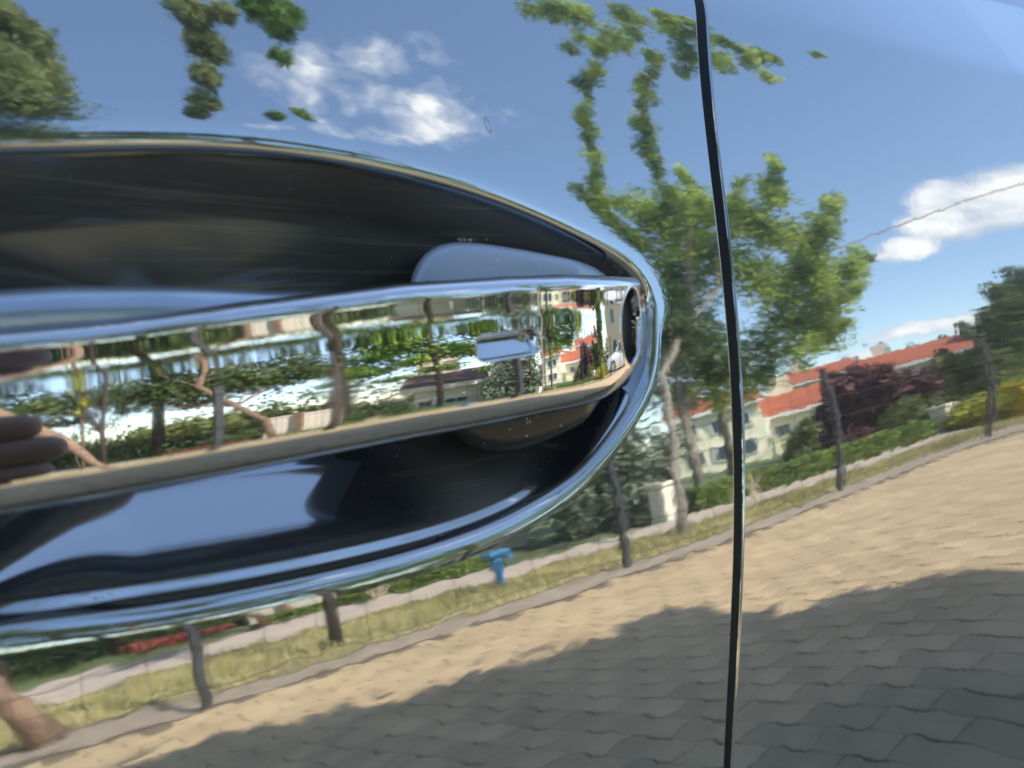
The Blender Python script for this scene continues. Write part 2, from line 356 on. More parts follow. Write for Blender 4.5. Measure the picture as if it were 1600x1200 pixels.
def build_door():
    nth = 1440; th = np.linspace(0, 2*np.pi, nth, endpoint=False)
    R = rim_r(th)/1000; cx, cz = RC/1000; c, s = np.cos(th), np.sin(th)
    # outer boundary along each ray
    ro = np.full(nth, 9.)
    ro = np.minimum(ro, np.where(c > 1e-9, (DX1-cx)/np.where(c > 1e-9, c, 1), 9))
    ro = np.minimum(ro, np.where(s > 1e-9, (DZ1-cz)/np.where(s > 1e-9, s, 1), 9))
    ro = np.minimum(ro, np.where(s < -1e-9, (DZ0-cz)/np.where(s < -1e-9, s, 1), 9))
    rg = ro.copy()
    for _ in range(60):                                  # march to the gap line
        X = cx + rg*c; Z = cz + rg*s; g = X - gapx(pl, Z)
        rg = np.where((c < 0) & (g < 0), rg + g/np.maximum(-c + s*.15, .05), rg)
        rg = np.where((c < 0) & (g > 0) & (rg < ro), rg + g/np.maximum(-c + s*.15, .3)*.5, rg)
    rg = np.minimum(rg, ro)
    rho_in = np.concatenate([np.linspace(.02, .4, 20), np.linspace(.41, .85, 130), np.linspace(.852, 1.10, 170), np.linspace(1.103, 1.25, 35)])
    rows = [R*q for q in rho_in]
    r1 = R*1.25
    for t in np.concatenate([np.linspace(0, 1, 70)[1:]**1.5]): rows.append(r1 + (rg - .003 - r1)*t)
    for q in np.linspace(.003, 0, 13)[1:]: rows.append(rg - q)
    r = np.stack(rows)                                    # rings x theta
    X = cx + r*c; Z = cz + r*s
    X = np.vstack([np.full((1, nth), cx), X]); Z = np.vstack([np.full((1, nth), cz), Z])
    def f(x, z):
        return door_y(x, z) - edge_roll(x - gapx(pl, z))
    Y = f(X, Z); Nn = num_normals(f, X, Z)
    n = X.shape[0]
    # hem: the edge turned in, painted black for the shade in the gap
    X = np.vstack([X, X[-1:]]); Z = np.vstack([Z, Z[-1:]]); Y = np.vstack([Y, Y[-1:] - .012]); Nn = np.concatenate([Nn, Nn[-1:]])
    n += 1
    V = np.stack([X, Y, Z], -1).reshape(-1, 3)
    F = grid_faces(n, nth, True)
    fr = F[:, 0]//nth
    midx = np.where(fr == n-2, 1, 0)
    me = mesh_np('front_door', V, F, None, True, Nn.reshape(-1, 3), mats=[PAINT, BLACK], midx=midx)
    # wear: scuffs plus painted cup shade, 1 deep in the upper part of the cup and round the lock-end mount, 0 on the outer skin
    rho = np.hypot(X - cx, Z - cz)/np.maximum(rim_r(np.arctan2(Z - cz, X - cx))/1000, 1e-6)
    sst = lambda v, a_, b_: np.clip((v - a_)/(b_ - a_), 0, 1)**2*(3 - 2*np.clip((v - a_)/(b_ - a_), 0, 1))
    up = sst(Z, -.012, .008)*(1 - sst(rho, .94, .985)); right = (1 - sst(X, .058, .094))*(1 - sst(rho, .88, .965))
    at = me.attributes.new('wear_shade', 'FLOAT', 'POINT'); at.data.foreach_set('value', np.maximum(np.maximum(up, right), .24*(1 - sst(rho, .84, .93))).astype(np.float32).ravel())
    return link('front_door', me, car)
door = build_door()
door['label'] = 'blue grey front door with an oval scoop'

def panel(name, xs_of_z, zs, roll_at=None, roll=.0007, mat_=PAINT, mirror=False, nx=200, dense=.003):
    """side panel between two x curves; the first edge may be rolled"""
    x0, x1 = xs_of_z
    t = np.concatenate([np.linspace(0, .003, 14)[:-1]/1.0, [.003]])
    Z = np.repeat(np.asarray(zs)[:, None], len(t) + nx, 1)
    A0 = x0(Z[:, :1]); A1 = x1(Z[:, :1]); sg = np.sign(A1 - A0)
    X = np.hstack([A0 + sg*t[None, :], A0 + sg*.003 + (A1 - A0 - sg*.003)*(np.linspace(0, 1, nx+1)[1:]**1.7)[None, :]])
    f = (lambda x, z: side(x, z) - edge_roll(np.abs(x - x0(z)), roll)) if roll_at else side
    Y = f(X, Z); Nn = num_normals(f, X, Z)
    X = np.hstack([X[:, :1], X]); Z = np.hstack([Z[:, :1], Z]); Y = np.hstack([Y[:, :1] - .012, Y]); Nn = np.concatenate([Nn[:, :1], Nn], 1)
    if mirror: Y = -1.72 - Y; Nn = Nn*np.array([1, -1, 1])
    V = np.stack([X, Y, Z], -1).reshape(-1, 3)
    F = grid_faces(*X.shape); midx = (F[:, 0] % X.shape[1] == 0).astype(int)  # turned-in edge coloured black to stand for shade in the gap
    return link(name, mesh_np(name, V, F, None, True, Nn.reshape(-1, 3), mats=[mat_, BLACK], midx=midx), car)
zs = np.concatenate([np.linspace(DZ0, -.2, 40)[:-1], np.linspace(-.2, .09, 150)[:-1], np.linspace(.09, .19, 130)[:-1], np.linspace(.19, DZ1, 6)])
panel('rear_door', (lambda z: gapx(pr, z), lambda z: 0*z - 1.0), zs, True)
zc = np.linspace(DZ0, DZ1, 60)
panel('rear_quarter_panel', (lambda z: 0*z - 1.005, lambda z: 0*z - 1.95), zc, True, nx=60)
panel('front_wing', (lambda z: 0*z + DX1 + .005, lambda z: 0*z + 2.05), zc, True, nx=60)
panel('right_side_panel', (lambda z: 0*z - 1.95, lambda z: 0*z + 2.05), zc, False, nx=120, mirror=True)
# black rubber seal deep in the gap between the doors
zz = np.linspace(DZ0, DZ1, 80); gx = (gapx(pl, zz) + gapx(pr, zz))/2
V = []; 
for sgn, dy in ((-.006, -.010), (.006, -.010)):
    V.append(np.stack([gx + sgn, side(gx, zz) + dy, zz], -1))
V = np.stack(V, 1).reshape(-1, 3)
link('door_seal', mesh_np('door_seal', V, grid_faces(80, 2), BLACK, True), car)
# the rest of the body: underbody sides, roof, glass, bonnet, boot, wheels
def strip(name, rows, m):
    rows = np.asarray(rows, float); return link(name, mesh_np(name, rows.reshape(-1, 3), grid_faces(rows.shape[0], rows.shape[1]), m, True), car)
yw = lambda x, z: float(side(np.array(x), np.array(z)))
CY = -.86
def across(x, z_edge, y_edge, crown, n=13):
    return [(x, y_edge + (2*CY - 2*y_edge)*t, z_edge + crown*(1-(2*t-1)**2)) for t in np.linspace(0, 1, n)]
def yb(x): return yw(x, DZ1) - .004
strip('roof', [across(x, z, CY + w, .05) for x, z, w in ((-1.28, .545, .50), (-1.1, .575, .53), (-.7, .61, .56), (-.2, .62, .57), (.3, .60, .56), (.55, .57, .54))], PAINT)
strip('bonnet', [across(x, z, yb(x), .06) for x, z in ((1.32, DZ1), (1.6, .19), (1.9, .15), (2.05, .08), (2.12, -.05))], PAINT)
strip('boot_lid', [across(x, z, yb(x), .05) for x, z in ((-1.62, DZ1), (-1.8, .205), (-1.93, .17), (-1.99, .02), (-2.0, -.2))], PAINT)
strip('windscreen', [across(x, z, y, c) for x, z, y, c in ((.55, .568, CY + .54, .05), (.95, .40, CY + .62, .055), (1.33, DZ1, yb(1.32), .06))], GLASS)
strip('rear_window', [across(x, z, y, c) for x, z, y, c in ((-1.28, .543, CY + .50, .05), (-1.45, .40, CY + .56, .05), (-1.63, DZ1, yb(-1.62), .05))], GLASS)
for sgn in (1, -1):
    rows = []
    for t in np.linspace(0, 1, 9):
        xb, xt = -1.62 + t*2.94, -1.28 + t*1.83
        zt = np.interp(xt, (-1.28, -1.1, -.7, -.2, .3, .55), (.545, .575, .61, .62, .60, .57)); wt_ = np.interp(xt, (-1.28, -1.1, -.7, -.2, .3, .55), (.50, .53, .56, .57, .56, .54))
        row = [(xb, yb(xb), DZ1 - .003), ((xb+xt)/2, (yb(xb) + CY + wt_)/2 + .02, (DZ1+zt)/2), (xt, CY + wt_, zt)]
        rows.append([(x, y if sgn > 0 else 2*CY - y, z) for x, y, z in row])
    strip('side_window', rows, GLASS)
strip('front_bumper', [[(2.05 + .12*math.sin(math.pi*t), yb(2.0) + (2*CY - 2*yb(2.0))*t, z) for t in np.linspace(0, 1, 13)] for z in (-.05, -.3, -.5, -.62)], PAINT)
strip('rear_bumper', [[(-1.95 - .1*math.sin(math.pi*t), yb(-1.9) + (2*CY - 2*yb(-1.9))*t, z) for t in np.linspace(0, 1, 13)] for z in (-.1, -.3, -.5, -.62)], PAINT)
b = MB().box((.05, CY, -.62), (3.7, 1.5, .08)); b.build('underbody', BLACK, car)
for wx in (1.45, -1.35):
    for wy in (.015, 2*CY - .015):
        t = MB().tube([(wx, wy - .1, -.57), (wx, wy - .085, -.57), (wx, wy + .085, -.57), (wx, wy + .1, -.57)], [.27, .315, .315, .27], 36).build('wheel', TYRE, car, True)
        s_ = 1 if wy > CY else -1
        MB().tube([(wx, wy + s_*.098, -.57), (wx, wy + s_*.106, -.57)], [.21, .2], 28).build('rim', RIM_M, t)

# ------------------------------------------------------------------ door handle (sub-parts of the front door), millimetres then scaled
HX0, HX1 = 10.5, 226.0
_e = [(4.9, -12), (4.5, -2), (4.5, 4), (4.9, 7.6), (6.6, 9.9), (10, 11.5), (16, 13.9), (22, 16.0), (30, 18.3), (40, 20.4), (55, 22.2), (72, 23.2), (100, 23.6), (150, 24.0), (200, 22), (215, 17), (226, 8), (227, -8)]
_e = np.array(_e, float)
def resample(P, n, sm_mm):
    d = np.concatenate([[0], np.cumsum(np.hypot(*np.diff(P, axis=0).T))]); t = np.linspace(0, d[-1], n); h = t[1]
    k = max(3, int(sm_mm/h)//2*2 + 1); w = np.hanning(k + 2)[1:-1]; w /= w.sum()
    Q = [np.interp(t, d, P[:, i]) for i in (0, 1)]
    Q = [np.convolve(np.concatenate([2*q[0] - q[k//2:0:-1], q, 2*q[-1] - q[-2:-k//2-1:-1]]), w, 'valid') for q in Q]
    return np.stack(Q, -1)
_far = resample(_e, 4000, 14); _near = resample(_e, 4000, 1.8)
_w = np.clip((_far[:, 0] - 11)/8, 0, 1)[:, None]; PLAN = _near*(1 - _w) + _far*_w
def yfront(x): i = np.argmax(PLAN[:, 1] > 6); return np.interp(x, PLAN[i:3700, 0], PLAN[i:3700, 1])
def ztop(x): return np.interp(x, [4.5, 20, 42, 63, 92, 125, 146, 163, 226], [13.7, 14.2, 14.4, 13.8, 12.1, 8.6, 6.1, 4.8, 0])
def zbot(x):
    z = np.interp(x, [8, 38, 55, 90, 130, 167, 226], [-19.3, -20.2, -20.4, -21.3, -22.8, -23.8, -25])
    return z + 7.5*np.clip((30 - x)/25, 0, 1)**1.8 + 6*np.clip((x - 202)/24, 0, 1)**2
# normal elevation along the section, from under the bottom edge to over the top edge: (share of length, degrees)
SEC = [(0, -84), (.05, -78), (.09, -66), (.15, -46), (.21, -26), (.255, -8), (.285, 3), (.32, 5.4), (.44, 7.4), (.56, 9.2), (.66, 10.5), (.71, 10.2), (.75, 6), (.79, 2.0), (.845, 1.6), (.875, 20), (.91, 50), (.95, 74), (1, 84)]
def smooth1(a, k):
    w = np.hanning(k); w /= w.sum(); return np.convolve(np.pad(a, k//2, mode='edge'), w, 'valid')
def build_chrome():
    ns = 300; s = np.linspace(0, 1, ns); el = np.radians(smooth1(np.interp(s, *zip(*SEC)), 13))
    dy = -np.sin(el); dz = np.cos(el); yy = np.concatenate([[0], np.cumsum((dy[1:]+dy[:-1])/2)]); zz = np.concatenate([[0], np.cumsum((dz[1:]+dz[:-1])/2)])
    zz = (zz - zz.min()); Hh = zz.max(); zz /= Hh; yy = yy/Hh; yy -= yy.max()           # unit height
    # stations along the plan curve, close together near the lock end
    d = np.concatenate([[0], np.cumsum(np.hypot(*np.diff(PLAN, axis=0).T))]); u = np.linspace(0, 1, 700)
    t = d[-1]*(.35*u + .65*u**2.2); x = np.interp(t, d, PLAN[:, 0]); yf = np.interp(t, d, PLAN[:, 1])
    zt, zb = ztop(x), zbot(x); Hx = zt - zb
    X = np.repeat(x[:, None], ns, 1); Z = zb[:, None] + Hx[:, None]*zz[None, :]; Y = yf[:, None] + Hx[:, None]*yy[None, :]
    # blend: the section flattens towards the ends so that it closes
    P = np.stack([X, Y, Z], -1)
    def normals(P):
        du = np.gradient(P, axis=0); dv = np.gradient(P, axis=1); n = np.cross(dv, du)
        return n/(np.linalg.norm(n, axis=-1, keepdims=True) + 1e-12)
    N0 = normals(P)
    if N0[300, 150, 1] < 0: N0 = -N0
    sm = lambda t: np.clip(t, 0, 1)**2*(3 - 2*np.clip(t, 0, 1))
    # sensor groove: a rounded slot
    sx, sz = 66.4, -1.4; a = X - sx; bq = (Z - sz) + a*.055
    dd = np.hypot(np.maximum(np.abs(a) - 7.2, 0), np.maximum(np.abs(bq) - 1.0, 0)) - 1.7
    g = sm(-dd/.9 + .35)
    P = P - N0*(g*(1.3 + .42*(bq + 1)))[..., None]
    # lock opening near the lock end
    lx, lz = 14.0, .6; a = (X - lx + (Z - lz)*.13)/6.4; bq = (Z - lz)/9.9; rr_ = np.hypot(a, bq)
    g2 = sm((1 - rr_)/.10 + .5)
    P = P - N0*(g2*3.0)[..., None]
    # a little raised lip round it
    P = P + N0*(.16*np.exp(-((rr_ - 1.10)/.06)**2))[..., None]
    Nn = normals(P)
    if Nn[300, 150, 1] < 0: Nn = -Nn
    V = P.reshape(-1, 3)/1000
    F = grid_faces(len(x), ns)
    midx = ((rr_ < 1.0)[:-1, :-1]).astype(int).ravel()
    me = mesh_np('chrome_cover', V, F, None, True, Nn.reshape(-1, 3), mats=[CHROME, HOLE], midx=midx)
    return link('chrome_cover', me, door)
chrome = build_chrome()

def loft(name, xs, section, m, parent, sub=0):
    rows = [section(x) for x in xs]; n, k = len(rows), len(rows[0])
    V = np.asarray(rows, float).reshape(-1, 3)/1000; F = [tuple(q) for q in grid_faces(n, k, True)]
    me = bpy.data.meshes.new(name); me.from_pydata([tuple(v) for v in V], [], F + [tuple(range(k-1, -1, -1)), tuple((n-1)*k + j for j in range(k))])
    me.materials.append(m); me.polygons.foreach_set('use_smooth', np.ones(len(me.polygons), bool)); me.update()
    o = link(name, me, parent)
    return o
def rrect(x, y0, y1, z0, z1, r, n=8, skew=0):
    r = min(r, (y1-y0)/2 - .01, (z1-z0)/2 - .01); pts = []
    for cy, cz, a0 in ((y1-r, z1-r, 0), (y0+r, z1-r, 90), (y0+r, z0+r, 180), (y1-r, z0+r, 270)):
        for i in range(n+1):
            a = rad(a0 + 90*i/n); pts.append((x, cy + r*math.cos(a), cz + r*math.sin(a)))
    return pts
def bar_section(x):
    yf = float(yfront(np.array(x))); t = min(max((x - 96)/60, 0), 1); t = t*t*(3-2*t)
    base = float(side(np.array(x/1000), np.array(.015)))*1000
    return rrect(x, yf - 19.8, yf - 7.5 - 1.0*t, float(zbot(x)) + 2.2, float(ztop(x)) - 1.2 + 6.5*t, 5.0)
loft('handle_bar', np.linspace(58, 222, 80), bar_section, SATIN, door)
# fixed mount block at the lock end and its twin at the hinge end
def mount(mirror):
    out = np.array([(83, -2), (83, 7), (81.5, 13), (78, 18), (72, 20.9), (64, 21.8), (54, 21.3), (42, 20.3), (30, 19.0), (18, 17.6), (8, 15.6), (2, 12), (0, 6), (0, -4), (4, -13),
                    (12, -20), (22, -26), (34, -29.3), (46, -31.2), (57, -31.4), (66, -29), (73, -24.5), (80, -18), (82.5, -9)], float)
    # resample smoothly
    P = np.vstack([out, out[:1]]); d = np.concatenate([[0], np.cumsum(np.hypot(*np.diff(P, axis=0).T))]); t = np.linspace(0, d[-1], 161)[:-1]
    Q = np.stack([np.interp(t, d, P[:, 0]), np.interp(t, d, P[:, 1])], -1)
    for _ in range(14): Q = (np.roll(Q, 1, 0) + 2*Q + np.roll(Q, -1, 0))/4
    c = Q.mean(0); T = np.roll(Q, -1, 0) - np.roll(Q, 1, 0); nrm_ = np.stack([T[:, 1], -T[:, 0]], -1); nrm_ /= np.linalg.norm(nrm_, axis=1)[:, None]
    if ((Q - c)*nrm_).sum() < 0: nrm_ = -nrm_
    rows = []
    for inset, y in [(0, -32), (0, -10)] + [(4.5*(1 - math.cos(rad(a))), 4.5*math.sin(rad(a))) for a in range(0, 91, 15)] + [(9, 5.0), (14, 5.2)]:
        q = Q - nrm_*inset
        # the front face follows the door: further out below, further in above; it sinks towards the lip
        yy = y if y < -5 else y - q[:, 1]*.16 - 8.0*np.clip((26 - q[:, 0])/26, 0, 1)
        q = q.copy(); q[:, 0] -= .72*(5.2 - y)*np.clip((q[:, 0] - 20)/63, 0, 1)**1.5      # the block narrows towards its foot
        X = q[:, 0] if not mirror else 236 - q[:, 0]*.32
        rows.append(np.stack([X, np.broadcast_to(yy, X.shape), q[:, 1]], -1))
    V = np.stack(rows).reshape(-1, 3)/1000; n = len(rows); k = len(Q)
    F = grid_faces(n, k, True); F = [tuple(f) for f in (F[:, ::-1] if not mirror else F)]
    cap = tuple((n-1)*k + j for j in range(k)); F.append(cap if not mirror else cap[::-1])
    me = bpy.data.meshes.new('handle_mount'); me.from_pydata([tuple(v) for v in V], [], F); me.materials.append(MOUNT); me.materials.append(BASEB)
    me.polygons.foreach_set('material_index', np.array([1 if sum(V[i][2] for i in f)/len(f) < -.006 else 0 for f in F], np.int32))  # faces in the lower part of the mount get the black material
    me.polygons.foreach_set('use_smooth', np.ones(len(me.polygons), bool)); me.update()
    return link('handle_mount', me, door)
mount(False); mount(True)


# small marks on the paint: a dried drop, crumbs at the top of the mount, grit along its lower seam
def on_door(x, z, lift=0.0): return (x/1000, float(door_y(np.array(x/1000), np.array(z/1000))) + lift, z/1000)
def grains(name, pts, size, seed, parent):
    r = random.Random(seed); mb = MB()
    for p in pts:
        q = [Vector(p) + Vector((r.uniform(-1, 1), r.uniform(-1, 1), r.uniform(-1, 1)))*size*r.uniform(.3, 1.2) for _ in range(5)]
        mb.add(q, [(0, 1, 2), (0, 2, 3), (0, 3, 1), (4, 2, 1), (4, 3, 2), (4, 1, 3)])
    o = mb.build(name, GRIT, parent); return tag(o, kind='stuff')
_r = random.Random(5)
_ox = [4, 12, 22, 34, 46, 57, 66, 73]; _oz = [-13, -20, -26, -29.3, -31.2, -31.4, -29, -24.5]
pts = []
for _ in range(150):
    x = _r.uniform(8, 73); z = float(np.interp(x, _ox, _oz)) - abs(_r.gauss(0, .5)) - .5
    pts.append(on_door(x, z, .0001))
grains('dirt_grains', pts, .00022, 6, door)
pts = [(_r.uniform(57, 64)/1000, _r.uniform(-4, 1.5)/1000, (22.0 + _r.uniform(0, .35))/1000) for _ in range(16)]
grains('dry_crumbs', pts, .0005, 7, door)
pts = [on_door(_r.uniform(-25, 160), _r.uniform(-75, 75), .00003) for _ in range(130)]
pts = [p for p in pts if p[0] > gapx(pl, p[2]) + .004]
grains('dust_specks', pts, .00016, 8, door)
# dried water drop: a thin raised ring with a dull film inside
V = []; F = []; n_ = 28
DROP = mat('dried_drop_film', (.22, .22, .2), .5)
for k in range(n_):
    a = 2*math.pi*k/n_
    for rr2, lf in ((.88, .00002), (1.0, .00012), (1.1, .00002)):
        V.append(on_door(46.6 + .8*rr2*math.cos(a)*(1 - .35*math.sin(a) + .12*math.sin(3*a)) + .5*math.sin(a)*rr2, 52.9 + 1.9*rr2*math.sin(a), lf))
for k in range(n_):
    j = (k+1) % n_
    for q in (0, 1): F.append((k*3+q, j*3+q, j*3+q+1, k*3+q+1))
me = bpy.data.meshes.new('dried_drop'); me.from_pydata(V, [], F); me.materials.append(DROP); me.polygons.foreach_set('use_smooth', np.ones(len(F), bool)); link('dried_drop', me, door)

# ------------------------------------------------------------------ ground, pavers, verge, footpath
def plain(name, color, **k): return mat(name, color, **k)
M_PAVER = mat('tan_grey_concrete_paver', (.50, .365, .215), .85, noise=(5, .14, 8), bump=(400, .0004))
M_JOINT = mat('dark_sand_joint', (.17, .135, .09), .95)
M_VERGE = mat('dry_yellow_green_turf', (.46, .40, .20), .95, noise=(2.2, .35, 8), bump=(60, .02))
M_PATH = mat('pinkish_grey_footpath', (.48, .39, .33), .9, noise=(3, .15, 8))
M_KERB = mat('sandy_gutter_concrete', (.33, .265, .20), .9, noise=(6, .2, 6))
M_LAND = mat('rough_green_ground', (.10, .13, .045), .95, noise=(.6, .4, 8))
def paver_variation(m):
    nt = m.node_tree; b = nt.nodes['Principled BSDF']; src = b.inputs['Base Color'].links[0].from_socket
    g_ = nt.nodes.new('ShaderNodeNewGeometry'); n = nt.nodes.new('ShaderNodeTexNoise'); n.inputs['Scale'].default_value = 1.7; n.inputs['Detail'].default_value = 7; n.inputs['Roughness'].default_value = .65
    nt.links.new(g_.outputs['Position'], n.inputs['Vector']); oi = nt.nodes.new('ShaderNodeObjectInfo')
    r1 = nt.nodes.new('ShaderNodeMapRange'); r1.inputs[1].default_value = .3; r1.inputs[2].default_value = .7; r1.inputs[3].default_value = .80; r1.inputs[4].default_value = 1.12; nt.links.new(n.outputs['Fac'], r1.inputs[0])
    r2 = nt.nodes.new('ShaderNodeMapRange'); r2.inputs[3].default_value = .88; r2.inputs[4].default_value = 1.08; nt.links.new(oi.outputs['Random'], r2.inputs[0])
    mu = nt.nodes.new('ShaderNodeMath'); mu.operation = 'MULTIPLY'; nt.links.new(r1.outputs[0], mu.inputs[0]); nt.links.new(r2.outputs[0], mu.inputs[1])
    vm = nt.nodes.new('ShaderNodeVectorMath'); vm.operation = 'SCALE'; nt.links.new(src, vm.inputs[0]); nt.links.new(mu.outputs[0], vm.inputs['Scale']); nt.links.new(vm.outputs[0], b.inputs['Base Color'])
paver_variation(M_PAVER)
def wob(s, k): return .045*np.sin(1.9*s + k) + .03*np.sin(4.7*s + 2*k) + .018*np.sin(11.3*s + 3*k)
def y_pave(s): return 2.75 + 1.9*np.exp(-np.maximum(s, -1.5)/3.8)
def y_verge(s): return y_pave(s) + .46 + wob(s, 1.0)
def y_walk(s): return 3.1 + 4.0*np.exp(-np.maximum(s, -3)/6.5) + wob(s, 2.2)
def y_far(s): return 3.6 + 5.2*np.exp(-np.maximum(s, -3)/6.6)
SS = np.concatenate([np.linspace(-25, -3, 12), np.linspace(-2.5, 16, 160), np.linspace(17, 120, 30)])
def ribbon(name, fa, fb, z, m, n=6):
    rows = [[(-s, fa(s) + (fb(s) - fa(s))*t, z) for t in np.linspace(0, 1, n)] for s in SS]
    o = link(name, mesh_np(name, np.asarray(rows, float).reshape(-1, 3), grid_faces(len(SS), n), m)); return tag(o, kind='structure')
g = MB().add([(-900, -900, -.06), (900, -900, -.06), (900, 900, -.06), (-900, 900, -.06)], [(0, 1, 2, 3)]).build('ground', M_LAND); tag(g, kind='structure')
paving = ribbon('paving', lambda s: -6 + 0*s, y_pave, -.005, M_JOINT, 3)
ribbon('gutter', lambda s: y_pave(s) + .0, y_verge, .004, M_KERB, 3)
ribbon('grass_verge', lambda s: y_verge(s), y_walk, .012, M_VERGE, 10)
ribbon('footpath', lambda s: y_walk(s), y_far, .035, M_PATH)
ribbon('garden_soil', lambda s: y_far(s), lambda s: y_far(s) + 14, .02, M_LAND)
PL, PWD = .245, .12                                    # paver length across the car, width along it
def wave(y): return .0085*math.sin(2*math.pi*y/(PL/2)) + .004*math.sin(2*math.pi*y/PL + .6)
def paver_geo(inset):
    pts = []
    ys = np.linspace(-PL/2 + inset, PL/2 - inset, 7)
    for y in ys: pts.append((-PWD/2 + inset + wave(y), y))
    for y in ys[::-1]: pts.append((PWD/2 - inset + wave(y), y))
    return pts
o0, o1 = paver_geo(.0018), paver_geo(.0052); npt = len(o0)
pv = [(x, y, -.02) for x, y in o0] + [(x, y, -.002) for x, y in o0] + [(x, y, 0) for x, y in o1]
pf = [(i, (i+1) % npt, npt + (i+1) % npt, npt + i) for i in range(npt)] + [(npt + i, npt + (i+1) % npt, 2*npt + (i+1) % npt, 2*npt + i) for i in range(npt)]
pf = [f[::-1] for f in pf]
half = 7
pf += [(2*npt + i, 2*npt + npt-1-i, 2*npt + npt-2-i, 2*npt + i+1)[::-1] for i in range(half-1)]
pme = bpy.data.meshes.new('paver'); pme.from_pydata(pv, [], pf); pme.materials.append(M_PAVER); pme.update()
spots = []
for i in range(-110, 26):
    x = -1.565 + PWD/2 + i*PWD
    for j in range(-8, 36):
        y = .325 + PL/2 + (PL/2 if i % 2 else 0) + j*PL
        if y < -1.6 or y > float(y_pave(-x)) - .10: continue
        spots.append((x, y))
spots.sort(key=lambda q: math.hypot((q[0] + 1.35)*.8, q[1] - .9) if q[1] > .1 and q[0] < .2 else 50 + abs(q[0]) + abs(q[1]))
first = True
for x, y in spots[:300]:
    o = link('paver', pme, paving, (x, y, random.uniform(-.0012, .0012)))
    o.rotation_euler = (random.uniform(-.004, .004), random.uniform(-.006, .006), 0)
pva = np.array(pv); pva[:npt*2] = [(x, y, z) for (x, y), z in zip(paver_geo(.0011)*2, [-.02]*npt + [-.0012]*npt)]; pva[2*npt:, :2] = paver_geo(.004); allv = []; allf = []
quad = [f for f in pf if len(f) == 4]; qa = np.array(quad)
rest = np.array(spots[300:]); off = RNG.uniform(-.0012, .0012, len(rest))
V = (pva[None, :, :] + np.stack([rest[:, 0], rest[:, 1], off], -1)[:, None, :]).reshape(-1, 3)
F = (qa[None] + (np.arange(len(rest))*len(pva))[:, None, None]).reshape(-1, 4)
o = link('far_pavers', mesh_np('far_pavers', V, F, M_PAVER), paving); tag(o, kind='stuff')

def scatter_blades(name, n, region, h, m, seed=1):
    r = np.random.default_rng(seed); P = region(r, n); n = len(P)
    a = r.uniform(0, 2*np.pi, n); hh = h*r.uniform(.5, 1.3, n); w = .006*r.uniform(.7, 1.5, n); lean = r.normal(0, .35, (n, 2))*hh[:, None]
    d = np.stack([np.cos(a), np.sin(a)], -1)*w[:, None]
    v0 = np.concatenate([P[:, :2] - d, P[:, 2:3]], 1); v1 = np.concatenate([P[:, :2] + d, P[:, 2:3]], 1); v2 = np.concatenate([P[:, :2] + lean, P[:, 2:3] + hh[:, None]], 1)
    V = np.stack([v0, v1, v2], 1).reshape(-1, 3); return tag(link(name, mesh_np(name, V, np.arange(3*n).reshape(-1, 3), m)), kind='stuff')
M_BLADE = leaf_mat('yellow_green_grass_blades', (.31, .30, .12), (.58, .50, .26), 1.6, .3)
def verge_region(r, n):
    s = r.uniform(-1.5, 14, n); t = r.uniform(0, 1, n); return np.stack([-s, y_verge(s) + (y_walk(s) - y_verge(s))*t, np.full(n, .012)], -1)
tag(scatter_blades('grass', 26000, verge_region, .07, M_BLADE), label='short yellow green grass on the verge along the pavers', category='grass')

# ------------------------------------------------------------------ plants
def leaves(clumps, n, size, seed, flat=.0, shell=.55):
    r = np.random.default_rng(seed); C = np.array([c[:3] for c in clumps], float)
    R = np.array([(c[3], c[3], c[4] if len(c) > 4 else c[3]*.8) for c in clumps], float)
    w = (R.prod(1))**(2/3); w /= w.sum(); k = r.choice(len(C), n, p=w)
    d = r.normal(size=(n, 3)); d /= np.linalg.norm(d, axis=1)[:, None]; rad_ = r.uniform(0, 1, n)**(1 - shell)
    lump = 1 + .22*np.sin(7*d[:, 0] + 3*k) * np.cos(6*d[:, 2] + k)
    P = C[k] + d*R[k]*(rad_*lump)[:, None] + r.normal(size=(n, 3))*R[k]*.17
    a = r.normal(size=(n, 3)); a[:, 2] *= (1 - flat); a /= np.linalg.norm(a, axis=1)[:, None]
    b = np.cross(a, d + r.normal(scale=.6, size=(n, 3))); b /= np.linalg.norm(b, axis=1)[:, None] + 1e-9
    s = size*r.uniform(.55, 1.25, n)[:, None]; a, b = a*s, b*s*.62
    V = np.stack([P - a, P - b*.9 + a*.1, P + a, P + b*.9 + a*.1], 1).reshape(-1, 3)
    return V, np.arange(4*n).reshape(-1, 4)
